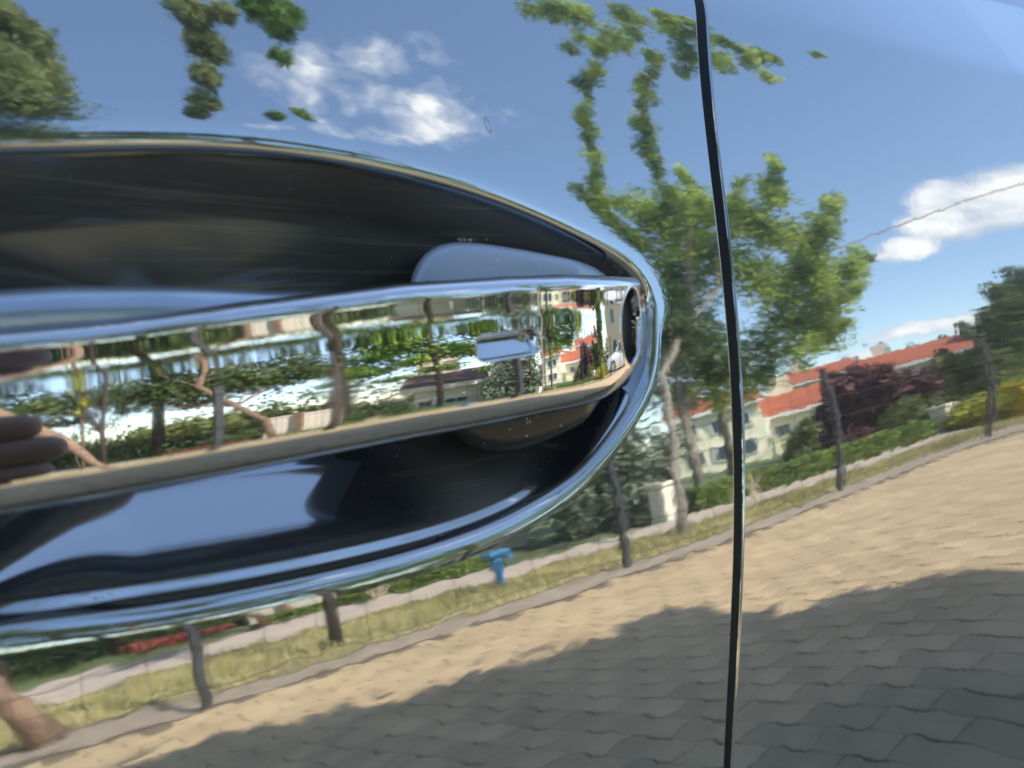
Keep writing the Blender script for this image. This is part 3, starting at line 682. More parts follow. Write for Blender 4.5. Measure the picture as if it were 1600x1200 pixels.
def plant(name, label, category, trunk, clumps, n, leaf, m, bark=None, limbs=True, nolimb=False, seed=1, group=None, lr=.03, flat=0):
    """trunk: [(x, y, z, r)...]; thing > crown, trunk"""
    base = trunk[0][:3] if trunk else (clumps[0][0], clumps[0][1], 0)
    t = empty(name, base, label, category, group)
    V, F = leaves(clumps, n, leaf, seed, flat); V = V - np.array(base)
    link('crown' if limbs else 'foliage', mesh_np('crown', V, F, m), t)
    if trunk:
        mb = MB(); pts = [Vector(p[:3]) - Vector(base) for p in trunk]
        mb.tube(pts, [p[3] for p in trunk], 8)
        if limbs and not nolimb:
            rr = random.Random(seed)
            for c in clumps:
                tgt = Vector(c[:3]) - Vector(base)
                cand = [p for p in pts if p.z < tgt.z - .1*abs(tgt.z)] or pts[:1]
                src = min(cand[len(cand)//2:] or cand, key=lambda p: (p - tgt).length)
                mid = src.lerp(tgt, .5) + Vector((rr.uniform(-.1, .1), rr.uniform(-.1, .1), rr.uniform(-.05, .15)))*(tgt-src).length
                q = lr*rr.uniform(.7, 1.2); mb.tube([src, mid, tgt], [q, q*.6, q*.22], 5, False)
        mb.build('trunk', bark, t, True)
    return t
BARK_G = mat('pale_grey_bark', (.24, .21, .17), .9, noise=(14, .35, 6), bump=(60, .01))
BARK_D = mat('dark_brown_bark', (.05, .038, .03), .9, noise=(14, .35, 6), bump=(60, .01))
BARK_O = mat('warm_brown_bark', (.19, .125, .085), .9, noise=(10, .35, 6), bump=(60, .01))
L_MAPLE = leaf_mat('bright_maple_leaves', (.17, .25, .07), (.54, .64, .17), 2.2, .5)
L_POPLAR = leaf_mat('light_poplar_leaves', (.12, .17, .07), (.38, .43, .19), 1.8, .5)
L_DARK = leaf_mat('dark_canopy_leaves', (.05, .08, .035), (.17, .23, .08), 1.5, .4)
L_SPRUCE = leaf_mat('grey_green_spruce_needles', (.08, .11, .075), (.27, .32, .22), 3.5, .1)
L_PLUM = leaf_mat('purple_plum_leaves', (.075, .03, .035), (.15, .06, .065), 1.2, .25)
L_OLIVE = leaf_mat('olive_green_leaves', (.09, .12, .035), (.25, .28, .09), .7)
L_HEDGE = leaf_mat('clipped_hedge_leaves', (.11, .17, .035), (.24, .31, .07), 2.5, .2)
L_YELLOW = leaf_mat('yellow_flowering_shrub', (.35, .32, .02), (.80, .58, .02), 1.6)
L_LIME = leaf_mat('yellow_green_shrub_leaves', (.22, .26, .03), (.52, .50, .06), 2.2, .3)
L_FRESH = leaf_mat('fresh_green_leaves', (.09, .19, .035), (.26, .38, .07), 1.8)
def P(az, d, z=0.0):
    az = az + float(np.interp(az, [2, 10, 18, 25, 30, 36, 40, 55, 80, 90], [5, 5, 2.8, 1.8, 1.4, .1, 0, -1.6, -4, -4]))
    return (-math.cos(rad(az))*d, math.sin(rad(az))*d, z)
def E(az, el, d): return P(az, d, HZ + d*math.tan(rad(el)))
MAPLE = [(-8.85, 5.61, 4.41, 0.4, 0.62), (-9.26, 6.67, 3.95, 0.43, 0.66), (-8.71, 5.02, 3.69, 0.37, 0.58), (-10.18, 5.44, 3.65, 0.35, 0.55), (-9.43, 4.59, 3.35, 0.25, 0.4), (-9.76, 4.33, 3.49, 0.14, 0.22), (-9.95, 5.66, 3.04, 0.35, 0.54), (-9.58, 4.98, 2.61, 0.23, 0.35), (-9.38, 5.81, 2.46, 0.24, 0.36), (-8.83, 5.04, 2.19, 0.14, 0.21), (-9.24, 6.51, 2.89, 0.42, 0.64), (-8.67, 6.66, 2.73, 0.34, 0.51), (-8.96, 4.69, 4.6, 0.22, 0.35), (-9.74, 4.48, 5.31, 0.15, 0.23), (-9.0, 3.81, 5.39, 0.08, 0.11), (-9.42, 4.57, 4.3, 0.19, 0.3), (-9.07, 4.35, 3.75, 0.18, 0.29), (-9.55, 4.11, 4.33, 0.14, 0.22), (-9.26, 3.7, 4.49, 0.09, 0.14), (-8.67, 4.79, 4.77, 0.22, 0.34), (-9.12, 5.48, 5.22, 0.27, 0.42), (-8.22, 5.48, 4.83, 0.25, 0.39), (-8.33, 5.63, 5.34, 0.2, 0.3), (-8.79, 6.21, 5.89, 0.13, 0.2), (-8.55, 6.32, 6.06, 0.08, 0.11), (-8.32, 6.32, 5.45, 0.14, 0.21), (-8.26, 6.18, 4.94, 0.17, 0.26), (-8.24, 5.09, 5.29, 0.16, 0.24), (-7.9, 4.73, 5.81, 0.08, 0.12), (-9.78, 6.63, 2.06, 0.19, 0.27), (-8.6, 6.83, 2.02, 0.21, 0.3), (-8.35, 6.04, 1.91, 0.19, 0.28), (-9.43, 6.07, 2.03, 0.13, 0.19), (-8.9, 6.9, 3.22, 0.28, 0.43), (-8.69, 6.22, 4.3, 0.27, 0.42), (-10.57, 4.42, 4.01, 0.08, 0.11), (-8.93, 4.89, 2.3, 0.11, 0.17), (-9.34, 4.87, 4.47, 0.09, 0.14), (-9.22, 4.76, 4.56, 0.14, 0.22), (-8.63, 4.39, 4.44, 0.1, 0.16), (-9.46, 4.76, 4.91, 0.08, 0.1), (-9.8, 4.78, 5.15, 0.08, 0.08), (-9.44, 4.47, 5.07, 0.09, 0.15), (-8.94, 4.15, 4.97, 0.09, 0.13), (-9.78, 4.46, 5.48, 0.12, 0.18), (-9.32, 4.1, 5.34, 0.08, 0.11), (-9.33, 3.99, 5.45, 0.08, 0.08), (-9.66, 4.06, 5.74, 0.08, 0.11), (-9.05, 4.59, 3.48, 0.09, 0.15), (-10.06, 5.05, 3.9, 0.16, 0.25), (-9.86, 4.87, 3.94, 0.12, 0.19), (-10.02, 4.89, 4.11, 0.08, 0.11), (-9.15, 4.32, 3.9, 0.08, 0.08), (-10.12, 4.63, 4.29, 0.11, 0.17), (-9.2, 4.12, 4.07, 0.1, 0.15), (-9.03, 3.96, 4.12, 0.12, 0.19), (-10.26, 4.34, 4.62, 0.09, 0.14), (-10.29, 4.22, 4.73, 0.08, 0.08), (-10.31, 4.14, 4.85, 0.09, 0.14), (-9.7, 3.77, 4.7, 0.08, 0.08), (-9.35, 4.67, 3.2, 0.08, 0.12), (-8.95, 4.41, 3.15, 0.12, 0.18), (-9.96, 4.83, 3.46, 0.1, 0.15), (-10.09, 4.83, 3.55, 0.08, 0.09), (-10.33, 4.78, 3.63, 0.08, 0.08), (-9.53, 4.26, 3.43, 0.08, 0.11), (-9.45, 4.14, 3.44, 0.08, 0.11), (-10.14, 4.35, 3.67, 0.08, 0.14), (-10.46, 4.32, 3.76, 0.08, 0.09), (-10.43, 5.35, 3.02, 0.09, 0.14), (-9.2, 4.66, 2.81, 0.12, 0.18), (-9.74, 4.85, 2.97, 0.09, 0.14), (-10.39, 5.12, 3.16, 0.08, 0.08), (-9.72, 4.63, 3.04, 0.08, 0.08), (-10.03, 4.64, 3.14, 0.08, 0.1), (-9.18, 4.15, 3.0, 0.08, 0.08), (-9.93, 5.35, 2.49, 0.08, 0.12), (-10.33, 5.51, 2.57, 0.12, 0.18), (-10.23, 5.37, 2.56, 0.09, 0.13), (-10.34, 5.37, 2.6, 0.08, 0.08), (-10.05, 5.07, 2.6, 0.08, 0.08), (-9.46, 4.64, 2.54, 0.08, 0.08), (-8.72, 6.28, 4.96, 0.08, 0.12), (-7.89, 5.77, 4.73, 0.11, 0.17), (-8.64, 6.39, 5.24, 0.09, 0.15), (-7.55, 5.67, 4.85, 0.08, 0.08), (-8.52, 6.38, 5.46, 0.08, 0.08), (-7.63, 5.71, 5.09, 0.08, 0.11), (-7.84, 5.92, 5.34, 0.08, 0.11), (-7.7, 5.86, 5.41, 0.09, 0.14), (-8.16, 6.18, 5.78, 0.08, 0.1), (-7.47, 5.66, 5.48, 0.08, 0.08), (-7.68, 5.88, 5.76, 0.08, 0.09), (-7.15, 5.48, 5.54, 0.08, 0.08), (-8.57, 4.92, 4.82, 0.08, 0.1), (-8.73, 5.05, 5.06, 0.1, 0.16), (-8.23, 4.77, 4.97, 0.08, 0.11), (-8.9, 5.2, 5.47, 0.08, 0.08), (-8.54, 4.93, 5.39, 0.08, 0.08), (-9.0, 5.14, 5.75, 0.08, 0.1), (-8.85, 5.05, 5.81, 0.08, 0.09), (-8.49, 4.85, 5.76, 0.08, 0.1), (-9.63, 5.17, 5.1, 0.08, 0.11), (-9.27, 4.92, 5.08, 0.1, 0.16), (-9.51, 4.97, 5.32, 0.08, 0.12), (-8.82, 4.55, 5.13, 0.08, 0.08), (-9.12, 4.59, 5.36, 0.08, 0.08), (-8.63, 4.23, 5.22, 0.08, 0.08)]
OVERHANG = [(-7.87, 4.78, 4.91, 0.08, 0.1), (-8.14, 4.99, 5.23, 0.12, 0.18), (-7.46, 4.59, 5.02, 0.09, 0.13), (-8.0, 4.97, 5.5, 0.08, 0.09), (-7.5, 4.58, 5.33, 0.08, 0.08), (-7.57, 4.55, 5.49, 0.1, 0.15), (-7.83, 4.69, 5.8, 0.11, 0.16), (-7.47, 4.44, 5.73, 0.15, 0.22), (-7.58, 4.39, 5.9, 0.11, 0.17), (-7.17, 4.07, 5.75, 0.08, 0.1), (-7.67, 4.32, 6.24, 0.15, 0.22), (-7.5, 4.11, 6.23, 0.08, 0.1), (-7.32, 3.94, 6.23, 0.1, 0.14), (-7.69, 3.96, 6.56, 0.12, 0.18), (-7.29, 3.7, 6.4, 0.11, 0.16), (-7.4, 3.64, 6.57, 0.1, 0.15), (-7.2, 3.36, 6.45, 0.08, 0.08), (-7.41, 3.33, 6.67, 0.08, 0.09), (-7.23, 3.19, 6.65, 0.11, 0.15), (-7.32, 5.35, 4.54, 0.08, 0.08), (-7.61, 5.63, 4.86, 0.08, 0.13), (-7.2, 5.36, 4.8, 0.08, 0.1), (-7.27, 5.47, 5.02, 0.08, 0.08), (-7.62, 5.68, 5.34, 0.08, 0.08), (-7.59, 5.58, 5.45, 0.08, 0.13), (-7.38, 5.4, 5.48, 0.09, 0.13), (-7.2, 5.25, 5.53, 0.12, 0.19), (-7.02, 5.01, 5.52, 0.09, 0.14), (-6.93, 4.86, 5.58, 0.08, 0.09), (-7.47, 5.2, 6.1, 0.14, 0.2), (-7.13, 4.89, 5.99, 0.08, 0.09), (-6.8, 4.63, 5.91, 0.09, 0.13), (-7.18, 4.75, 6.27, 0.11, 0.17), (-7.22, 4.78, 6.48, 0.11, 0.16), (-7.08, 4.6, 6.5, 0.1, 0.15), (-7.33, 4.59, 6.76, 0.08, 0.08), (-6.69, 4.1, 6.37, 0.08, 0.09), (-6.98, 4.25, 6.76, 0.11, 0.16), (-6.98, 4.06, 6.78, 0.12, 0.18), (-6.74, 3.75, 6.61, 0.11, 0.15), (-7.23, 3.43, 7.21, 0.19, 0.27), (-7.27, 3.77, 7.3, 0.15, 0.21), (-6.86, 3.41, 7.55, 0.22, 0.3), (-6.45, 3.44, 7.43, 0.18, 0.24), (-6.66, 3.84, 7.87, 0.15, 0.2), (-7.19, 2.95, 7.33, 0.21, 0.28), (-6.81, 3.88, 7.18, 0.1, 0.14), (-7.04, 3.77, 7.4, 0.11, 0.14), (-7.01, 3.03, 6.91, 0.13, 0.18), (-7.77, 2.81, 7.23, 0.22, 0.29), (-7.84, 3.01, 6.81, 0.2, 0.27), (-7.92, 3.29, 6.71, 0.12, 0.17), (-7.25, 2.45, 7.0, 0.18, 0.24), (-7.98, 2.63, 7.04, 0.19, 0.25), (-7.67, 2.36, 6.53, 0.13, 0.18), (-7.73, 2.31, 6.28, 0.14, 0.2), (-8.21, 2.86, 6.7, 0.17, 0.24), (-8.49, 2.39, 6.58, 0.14, 0.19), (-8.61, 2.32, 6.47, 0.08, 0.12), (-8.26, 2.54, 6.12, 0.1, 0.15), (-7.95, 2.45, 6.26, 0.12, 0.16), (-8.14, 1.65, 5.89, 0.08, 0.08), (-7.77, 2.34, 7.17, 0.19, 0.25)]
SPRUCE = [(-6.96, 6.48, 1.04, 0.36, 0.5), (-7.07, 7.08, 0.72, 0.38, 0.52), (-6.67, 6.17, 0.32, 0.31, 0.43), (-7.6, 6.53, 0.69, 0.19, 0.26), (-6.31, 6.78, 0.43, 0.28, 0.38), (-6.67, 6.59, 0.1, 0.29, 0.39), (-7.43, 6.48, 0.07, 0.19, 0.25), (-6.29, 6.92, 0.12, 0.18, 0.24), (-7.0, 6.44, -0.18, 0.19, 0.24), (-6.89, 5.75, 1.06, 0.2, 0.29), (-7.09, 6.72, 1.4, 0.18, 0.26)]
LIMB_A = [(-1.86, 6.03, 6.61, 0.19, 0.27), (-2.12, 6.82, 6.78, 0.23, 0.34), (-1.65, 6.03, 5.7, 0.19, 0.29), (-2.1, 7.16, 6.36, 0.13, 0.19), (-1.61, 6.04, 6.16, 0.22, 0.32), (-1.71, 5.84, 6.64, 0.14, 0.2), (-2.19, 6.9, 6.31, 0.08, 0.09)]
LIMB_B = [(-3.03, 5.19, 6.92, 0.16, 0.22), (-3.3, 5.69, 6.96, 0.17, 0.24), (-2.99, 5.42, 6.15, 0.11, 0.16), (-3.3, 6.21, 6.4, 0.14, 0.2), (-3.01, 5.94, 5.83, 0.09, 0.14), (-3.22, 4.98, 6.86, 0.1, 0.13)]
LIMB_C = [(-3.54, 4.79, 6.98, 0.2, 0.26), (-3.89, 5.15, 7.1, 0.13, 0.18), (-3.54, 4.92, 6.31, 0.1, 0.13), (-3.93, 4.96, 7.23, 0.13, 0.18), (-3.78, 5.42, 5.89, 0.08, 0.12), (-3.64, 5.68, 5.9, 0.08, 0.08)]
RIGHT_TREES = [(-28.61, 9.47, 4.63, 0.24, 0.97), (-31.02, 10.82, 3.72, 0.33, 1.05), (-26.62, 9.02, 2.77, 0.23, 1.05), (-31.14, 10.84, 1.76, 0.36, 1.4), (-27.41, 9.89, 0.92, 0.38, 1.07), (-27.9, 10.38, 1.77, 0.34, 0.79), (-29.97, 11.74, 1.06, 0.43, 0.85), (-28.11, 9.76, 0.35, 0.25, 0.94), (-29.03, 9.64, 2.71, 0.27, 1.96), (-26.03, 8.15, 4.54, 0.15, 1.17), (-30.2, 10.19, 0.35, 0.25, 1.69), (-28.23, 11.29, 2.18, 0.34, 0.64), (-26.98, 11.1, 0.97, 0.39, 0.68)]
CONIFERS = [(-69.79, 27.13, 8.45, 0.41, 0.8), (-71.54, 28.32, 7.54, 0.6, 1.16), (-68.62, 25.66, 8.19, 0.43, 0.94), (-72.1, 27.09, 6.81, 0.59, 1.32), (-69.53, 26.13, 4.88, 0.63, 1.43), (-68.45, 29.57, 7.18, 0.57, 0.96), (-69.15, 32.16, 8.3, 0.47, 0.74), (-67.66, 31.14, 7.13, 0.61, 0.96), (-67.3, 33.2, 7.64, 0.43, 0.65), (-67.09, 28.38, 6.35, 0.46, 0.78)]
PLUM = [(-16.82, 9.05, 1.8, 0.35, 0.51), (-17.78, 9.06, 1.88, 0.43, 0.64), (-16.66, 7.93, 1.59, 0.39, 0.59), (-18.28, 8.14, 1.32, 0.37, 0.59), (-17.34, 7.32, 1.23, 0.26, 0.44), (-16.71, 8.97, 0.93, 0.43, 0.6), (-17.66, 8.85, 0.71, 0.47, 0.67), (-17.21, 8.01, 0.7, 0.34, 0.5), (-16.73, 9.39, 0.23, 0.37, 0.5), (-16.13, 8.44, 0.05, 0.31, 0.42), (-17.04, 9.63, 1.1, 0.27, 0.37), (-17.67, 7.64, 0.79, 0.25, 0.4)]
SHRUB = [(-13.74, 6.41, 0.33, 0.31, 0.44), (-14.53, 6.31, 0.21, 0.3, 0.46), (-13.37, 5.94, 0.63, 0.22, 0.34), (-14.63, 6.12, 0.46, 0.2, 0.33), (-13.77, 5.66, -0.03, 0.19, 0.31), (-13.74, 6.07, -0.19, 0.19, 0.28), (-13.28, 8.11, 0.56, 0.24, 0.33), (-12.84, 7.64, 0.84, 0.18, 0.25), (-12.85, 8.01, 0.32, 0.17, 0.22)]
YELLOW = [(-11.38, 4.43, 0.06, 0.12, 0.2), (-11.96, 4.44, 0.04, 0.12, 0.24), (-11.13, 3.96, 0.14, 0.09, 0.22), (-12.11, 4.18, 0.13, 0.09, 0.26), (-11.34, 3.96, -0.15, 0.08, 0.18), (-11.56, 3.92, 0.3, 0.08, 0.25), (-12.07, 4.02, 0.28, 0.08, 0.39), (-11.31, 4.24, -0.21, 0.08, 0.15), (-11.65, 4.06, 0.38, 0.08, 0.18), (-11.12, 3.71, -0.0, 0.08, 0.24)]
def mean_base(clumps): 
    c = np.array(clumps)[:, :2].mean(0); return float(c[0]), float(c[1])
plant('maple_tree', 'tall maple with bright yellow green leaves and forked pale trunk on the verge', 'tree',
      [(*P(40.1, 6.7), .05), E(39.9, -1, 7.2) + (.045,), E(39.1, 8, 8.2) + (.04,), E(36.5, 12, 9.3) + (.035,), E(32, 15, 9.8) + (.03,), E(29, 20, 10.2) + (.02,)],
      [(x, y, z, r*(1.15 if r > .28 else 1.4), rz*(1.05 if r > .28 else 1.5)) for x, y, z, r, rz in MAPLE], 33000, .05, L_MAPLE, BARK_G, seed=3, nolimb=True)
plant('young_tree', 'slender pale trunked tree standing right beside the maple', 'tree',
      [(*P(38.5, 9.6), .065), E(38.6, 0, 9.6) + (.06,), E(38.5, 4, 9.6) + (.05,), E(37.5, 12, 9.6) + (.03,)],
      [E(37, 12, 9.3) + (.35, .3), E(34.5, 8, 9.6) + (.35, .3)], 1500, .06, L_DARK, BARK_G, seed=4)
plant('birch_tree', 'tall thin tree whose hanging green limbs spread above the maple', 'tree',
      [(*P(36, 10.5), .07), E(36, 12, 10.4) + (.05,)] + [(*c[:3], .012) for c in OVERHANG[:17:2]],
      [(x, y, z, r, rz) for x, y, z, r, rz in OVERHANG], 12000, .04, L_MAPLE, BARK_G, seed=5, nolimb=True)
plant('spruce_tree', 'broad grey green spruce reaching the ground behind the fence', 'tree',
      [(*P(44, 9.6), .09), P(44, 9.6, 3.4) + (.03,)], SPRUCE + [E(45, 6, 9.6) + (.7, .5), E(42, 9, 9.6) + (.6, .5), E(47, 2, 9.6) + (.7, .5), E(49, -1, 9.6) + (.7, .4), E(44, 13, 9.7) + (.45, .5)],
      9000, .06, L_SPRUCE, BARK_D, seed=6, lr=.02, flat=.6)
big = lambda L_: [(x, y, z, r*1.35, rz*1.4) for x, y, z, r, rz in L_]
plant('shade_tree', 'dark trunked leafy tree rising furthest left above the car door', 'tree',
      [(*P(86.2, 7.2), .07), P(86.6, 7.2, 1.3) + (.06,), P(84.5, 7.4, 3.0) + (.055,), P(80, 7.8, 5.2) + (.04,)],
      [E(a, e, 8) + (r, rz) for a, e, r, rz in ((84, 24, .8, .6), (88, 28, .8, .6), (80, 30, .7, .5), (84, 34, .8, .5), (88, 16, .6, .5), (79, 23, .5, .4), (94, 24, 1.0, .7), (97, 33, 1.0, .7), (77, 36, .5, .4), (90, 9, .5, .4), (94, 8.5, .6, .4), (86.5, 9, .4, .4), (88.3, 6.0, .2, .12), (92, 5.4, .3, .14), (97, 14, .8, .5), (90, 5.5, .25, .1))],
      32000, .042, L_DARK, BARK_D, seed=7)
plant('lime_tree', 'tree with dense dark crown over a leaning warm brown trunk', 'tree',
      [(*P(71.3, 7.6), .055), E(72.3, 0, 7.6) + (.05,), E(74.6, 4, 7.5) + (.045,), E(77.3, 9, 7.6) + (.04,), E(75, 18, 7.8) + (.03,), E(69, 27, 8.2) + (.02,)],
      [E(a, e, 8) + (r, rz) for a, e, r, rz in ((84, 9.5, .4, .5), (81, 8.6, .45, .5), (79, 9.6, .4, .5), (77, 8.4, .45, .5), (74.5, 9.4, .4, .5), (72, 8.4, .4, .42), (69.5, 10, .4, .45), (83, 6.2, .2, .12), (77.5, 5.6, .2, .1), (82, 16, .55, .4), (78, 17, .7, .5), (73, 17, .7, .45), (69, 16, .6, .45), (71, 21, .6, .4), (76, 21, .5, .4), (60, 24, .5, .35), (64, 25, .6, .35), (68, 26, .6, .35), (72, 26.5, .6, .3), (76, 26, .6, .35), (80, 26.5, .6, .35), (81, 8.3, .3, .12), (76, 8, .3, .12), (72, 8.2, .3, .1))], 34000, .042, L_DARK, BARK_O, seed=8, lr=.014)
plant('acacia_tree', 'spreading tree with layered bright green sprays in front of the low house', 'tree',
      [(*P(67.4, 9.4), .075), E(67.4, 0, 9.4) + (.07,), E(66.6, 4, 9.4) + (.055,), E(63, 10, 9.4) + (.04,), E(58, 26, 9) + (.02,)],
      [E(a, e, 9.2) + (r, rz) for a, e, r, rz in ((67.5, 8.5, .35, .22), (65, 7.2, .4, .2), (66.5, 5.4, .3, .1), (63.2, 6.4, .35, .12), (62.5, 9.5, .5, .22), (59, 7.5, .45, .16), (60, 11, .6, .3), (56, 9, .5, .2), (57, 5.5, .35, .09), (63, 13, .6, .3), (57, 14, .6, .3), (53.5, 8, .4, .18), (52, 12, .5, .3), (61, 4.6, .35, .08), (55.5, 19, .4, .3), (49.5, 6.5, .35, .15), (49, 11, .5, .3), (51, 4.0, .3, .08), (60, 18, .6, .35))], 20000, .045, L_FRESH, BARK_D, seed=9, lr=.014)
plant('poplar_tree', 'light green leafy crown high over the left end of the handle', 'tree', [(*P(80, 8.9), .07), P(80, 8.9, 3) + (.06,), P(77, 8.8, 6.5) + (.03,)], LIMB_A, 13000, .04, L_POPLAR, BARK_D, seed=71, nolimb=True, group='poplar trees behind the fence')
plant('poplar_tree', 'narrow light green crown high above the middle of the recess', 'tree', [(*P(66, 8.8), .06), P(66, 8.8, 3) + (.05,), P(65.0, 8.7, 5.2) + (.025,)], LIMB_B, 8000, .04, L_POPLAR, BARK_D, seed=72, nolimb=True, group='poplar trees behind the fence')
plant('poplar_tree', 'small sprays of fresh green leaves high beside the upper cloud', 'tree', [(*P(57, 8.9), .05), P(57, 8.9, 3) + (.04,), P(55.5, 8.7, 5.8) + (.02,)], LIMB_C, 4500, .04, L_FRESH, BARK_D, seed=73, nolimb=True, group='poplar trees behind the fence')
plant('added_screen_tree', 'large green tree added ahead of the car to screen sky from the rim', 'tree', [(*P(118, 9), .16), P(118, 9, 2.5) + (.14,), P(118, 9, 5) + (.08,)],  # unseen tree, added so the scoop rim mirrors foliage instead of sky
      [E(a, e, 9) + (1.2, .95) for a, e in ((100, 20), (96, 30), (103, 31), (99, 40), (107, 42), (116, 42), (125, 40),(106, 12), (113, 9), (120, 10), (127, 12), (109, 22), (117, 21), (125, 22), (133, 18), (112, 32), (121, 32))], 14000, .08, L_OLIVE, BARK_D, seed=41, lr=.05, group='trees added ahead of the car as a sky screen')
plant('added_screen_tree', 'second large green tree added further ahead of the car as a sky screen', 'tree', [(*P(148, 11), .16), P(148, 11, 2.5) + (.14,), P(148, 11, 5) + (.08,)],  # another unseen tree added to darken the rim's reflection
      [E(a, e, 11) + (1.3, 1.0) for a, e in ((134, 30), (140, 33), (134, 42), (144, 42), (139, 12), (146, 9), (153, 11), (160, 13), (143, 22), (151, 22), (158, 22), (148, 31))], 12000, .09, L_OLIVE, BARK_D, seed=42, lr=.05, group='trees added ahead of the car as a sky screen')
plant('thin_tree', 'very thin upright tree with few yellowish leaves beside the dark trunk', 'tree',
      [(*P(89.3, 7.6), .03), E(89.3, 6, 7.6) + (.025,), E(89.6, 18, 7.6) + (.015,)], [E(89.0, 8.5, 7.6) + (.12, .14), E(89.8, 7, 7.6) + (.1, .08), E(89.4, 12, 7.6) + (.14, .2)], 350, .05, L_LIME, BARK_O, seed=10, lr=.012)
plant('street_tree', 'stout warm brown trunk in the grass near the camera with its crown high up', 'tree',
      [(*P(84.9, 4.7), .08), P(87.0, 4.75, .35) + (.065,), P(92, 4.85, 1.1) + (.06,), P(99, 5.0, 2.2) + (.055,), P(103, 5.2, 3.8) + (.05,)],
      [P(100, 5.2, 4.6) + (.9, .7), P(108, 5.4, 4.9) + (1.0, .8), P(104, 6, 5.6) + (1, .8)], 4500, .07, L_DARK, mat('mid_brown_bark', (.26, .17, .115), .9, noise=(10, .3, 6), bump=(60, .01)), seed=11)
plant('sapling', 'bare brown sapling trunk at the end of the pale board fence', 'tree',
      [(*P(67.3, 5.05), .045), P(67.2, 5.1, .8) + (.04,), P(67, 5.2, 1.7) + (.03,)], [P(67, 5.3, 2.3) + (.3, .25)], 500, .05, L_OLIVE, BARK_D, seed=12)
for lst, nm, lb, n, lf, m, sd, D_ in ((RIGHT_TREES, 'woodland_tree', 'broad dark green trees crowding the far right end of the street', 14000, .2, L_OLIVE, 13, 30),
                              (PLUM, 'plum_tree', 'wide dark purple leaved plum tree in front of the red roofed house', 9000, .11, L_PLUM, 15, 19)):
    bx, by = mean_base(lst); plant(nm, lb, 'tree', [(bx, by, 0, .12), (bx, by, 1.0, .10)], lst, n, lf, m, BARK_D, seed=sd, lr=.03)
cl = CONIFERS; words = ['furthest left', 'second from the left', 'third from the left', 'middle', 'broad', 'tall right', 'shorter right']
order = sorted(cl, key=lambda c: math.atan2(c[1], -c[0]))
names = ['tallest dark conifer rising behind the right end of the red roof', 'dark conifer just left of the tallest one behind the roof', 'pointed conifer behind the middle of the red roof',
         'small conifer left of the pointed one behind the roof', 'round topped conifer above the low roof', 'lowest conifer furthest along behind the red roof']
for k, c in enumerate(order[::2][:5]):
    grp = [q for q in order if abs(q[0]-c[0]) + abs(q[1]-c[1]) < 4.0][:3] or [c]
    cx, cy, cz = c[:3]
    cones = [(cx, cy, cz*f, 1.9*(1.16 - f), .9) for f in (.3, .45, .6, .72, .84, .94, 1.0)]
    plant('conifer', names[k], 'tree', [(cx, cy, 0, .2), (cx, cy, cz, .05)], cones, 1500, .28, L_DARK, BARK_D, seed=20 + k, group='conifers behind the red roofed house')
for k, (lst, m, lb) in enumerate(((SHRUB[:6], L_OLIVE, 'rounded grey green shrub between the plum tree and the footpath'), (SHRUB[6:], L_OLIVE, 'small yellowish shrub against the corner of the cream house'),
                       ([(x, y, z, r*1.5, rz*1.5) for x, y, z, r, rz in YELLOW[:8]], L_LIME, 'low yellow green bushes behind the footpath at the far right'), ([(x, y, z, r*1.5, rz*1.5) for x, y, z, r, rz in YELLOW[8:]], L_YELLOW, 'bright yellow flowering bush above the yellow green one'))):
    plant('shrub', lb, 'shrub', None, [(x, y, max(z, .2), r, rz) for x, y, z, r, rz in lst], 2600, .06, m, limbs=False, seed=30 + k, group='shrubs along the footpath')
plant('shrub', 'wide pale green shrub mass behind the leaning brown trunk', 'shrub', None,
      [P(a, 13, z) + (r, r*.62) for a, z, r in ((62, .4, .9), (66, .5, 1.0), (70, .6, 1.1), (74, .7, 1.1), (78, .8, 1.2), (68, .9, .8), (73, 1.1, .8), (77, 1.15, .8), (82, .6, 1.1), (86, .5, 1.1), (90, .5, 1.2), (95, .6, 1.3), (100, .8, 1.4), (105, .8, 1.4))], 15000, .09, L_OLIVE, limbs=False, seed=35, group='shrubs along the footpath')
plant('shrub', 'low dark evergreen bushes behind the fence on the left', 'shrub', None,
      [P(a, y, .35) + (.5, .42) for a, y in ((64, 9.1), (67, 9.0), (70, 9.0), (73, 9.2), (76, 9.3), (79, 9.3), (82, 9.4), (85, 9.4), (88, 9.6), (61, 9.0))], 9000, .05, L_DARK, limbs=False, seed=36, group='shrubs along the footpath')
plant('shrub', 'low red flowering bush beside the footpath', 'shrub', None, [P(75.5, 8.6, .14) + (.35, .13), P(78, 8.5, .12) + (.25, .1)], 900, .03, leaf_mat('red_flowers', (.22, .09, .06), (.6, .16, .13), 6), limbs=False, seed=37, group='shrubs along the footpath')
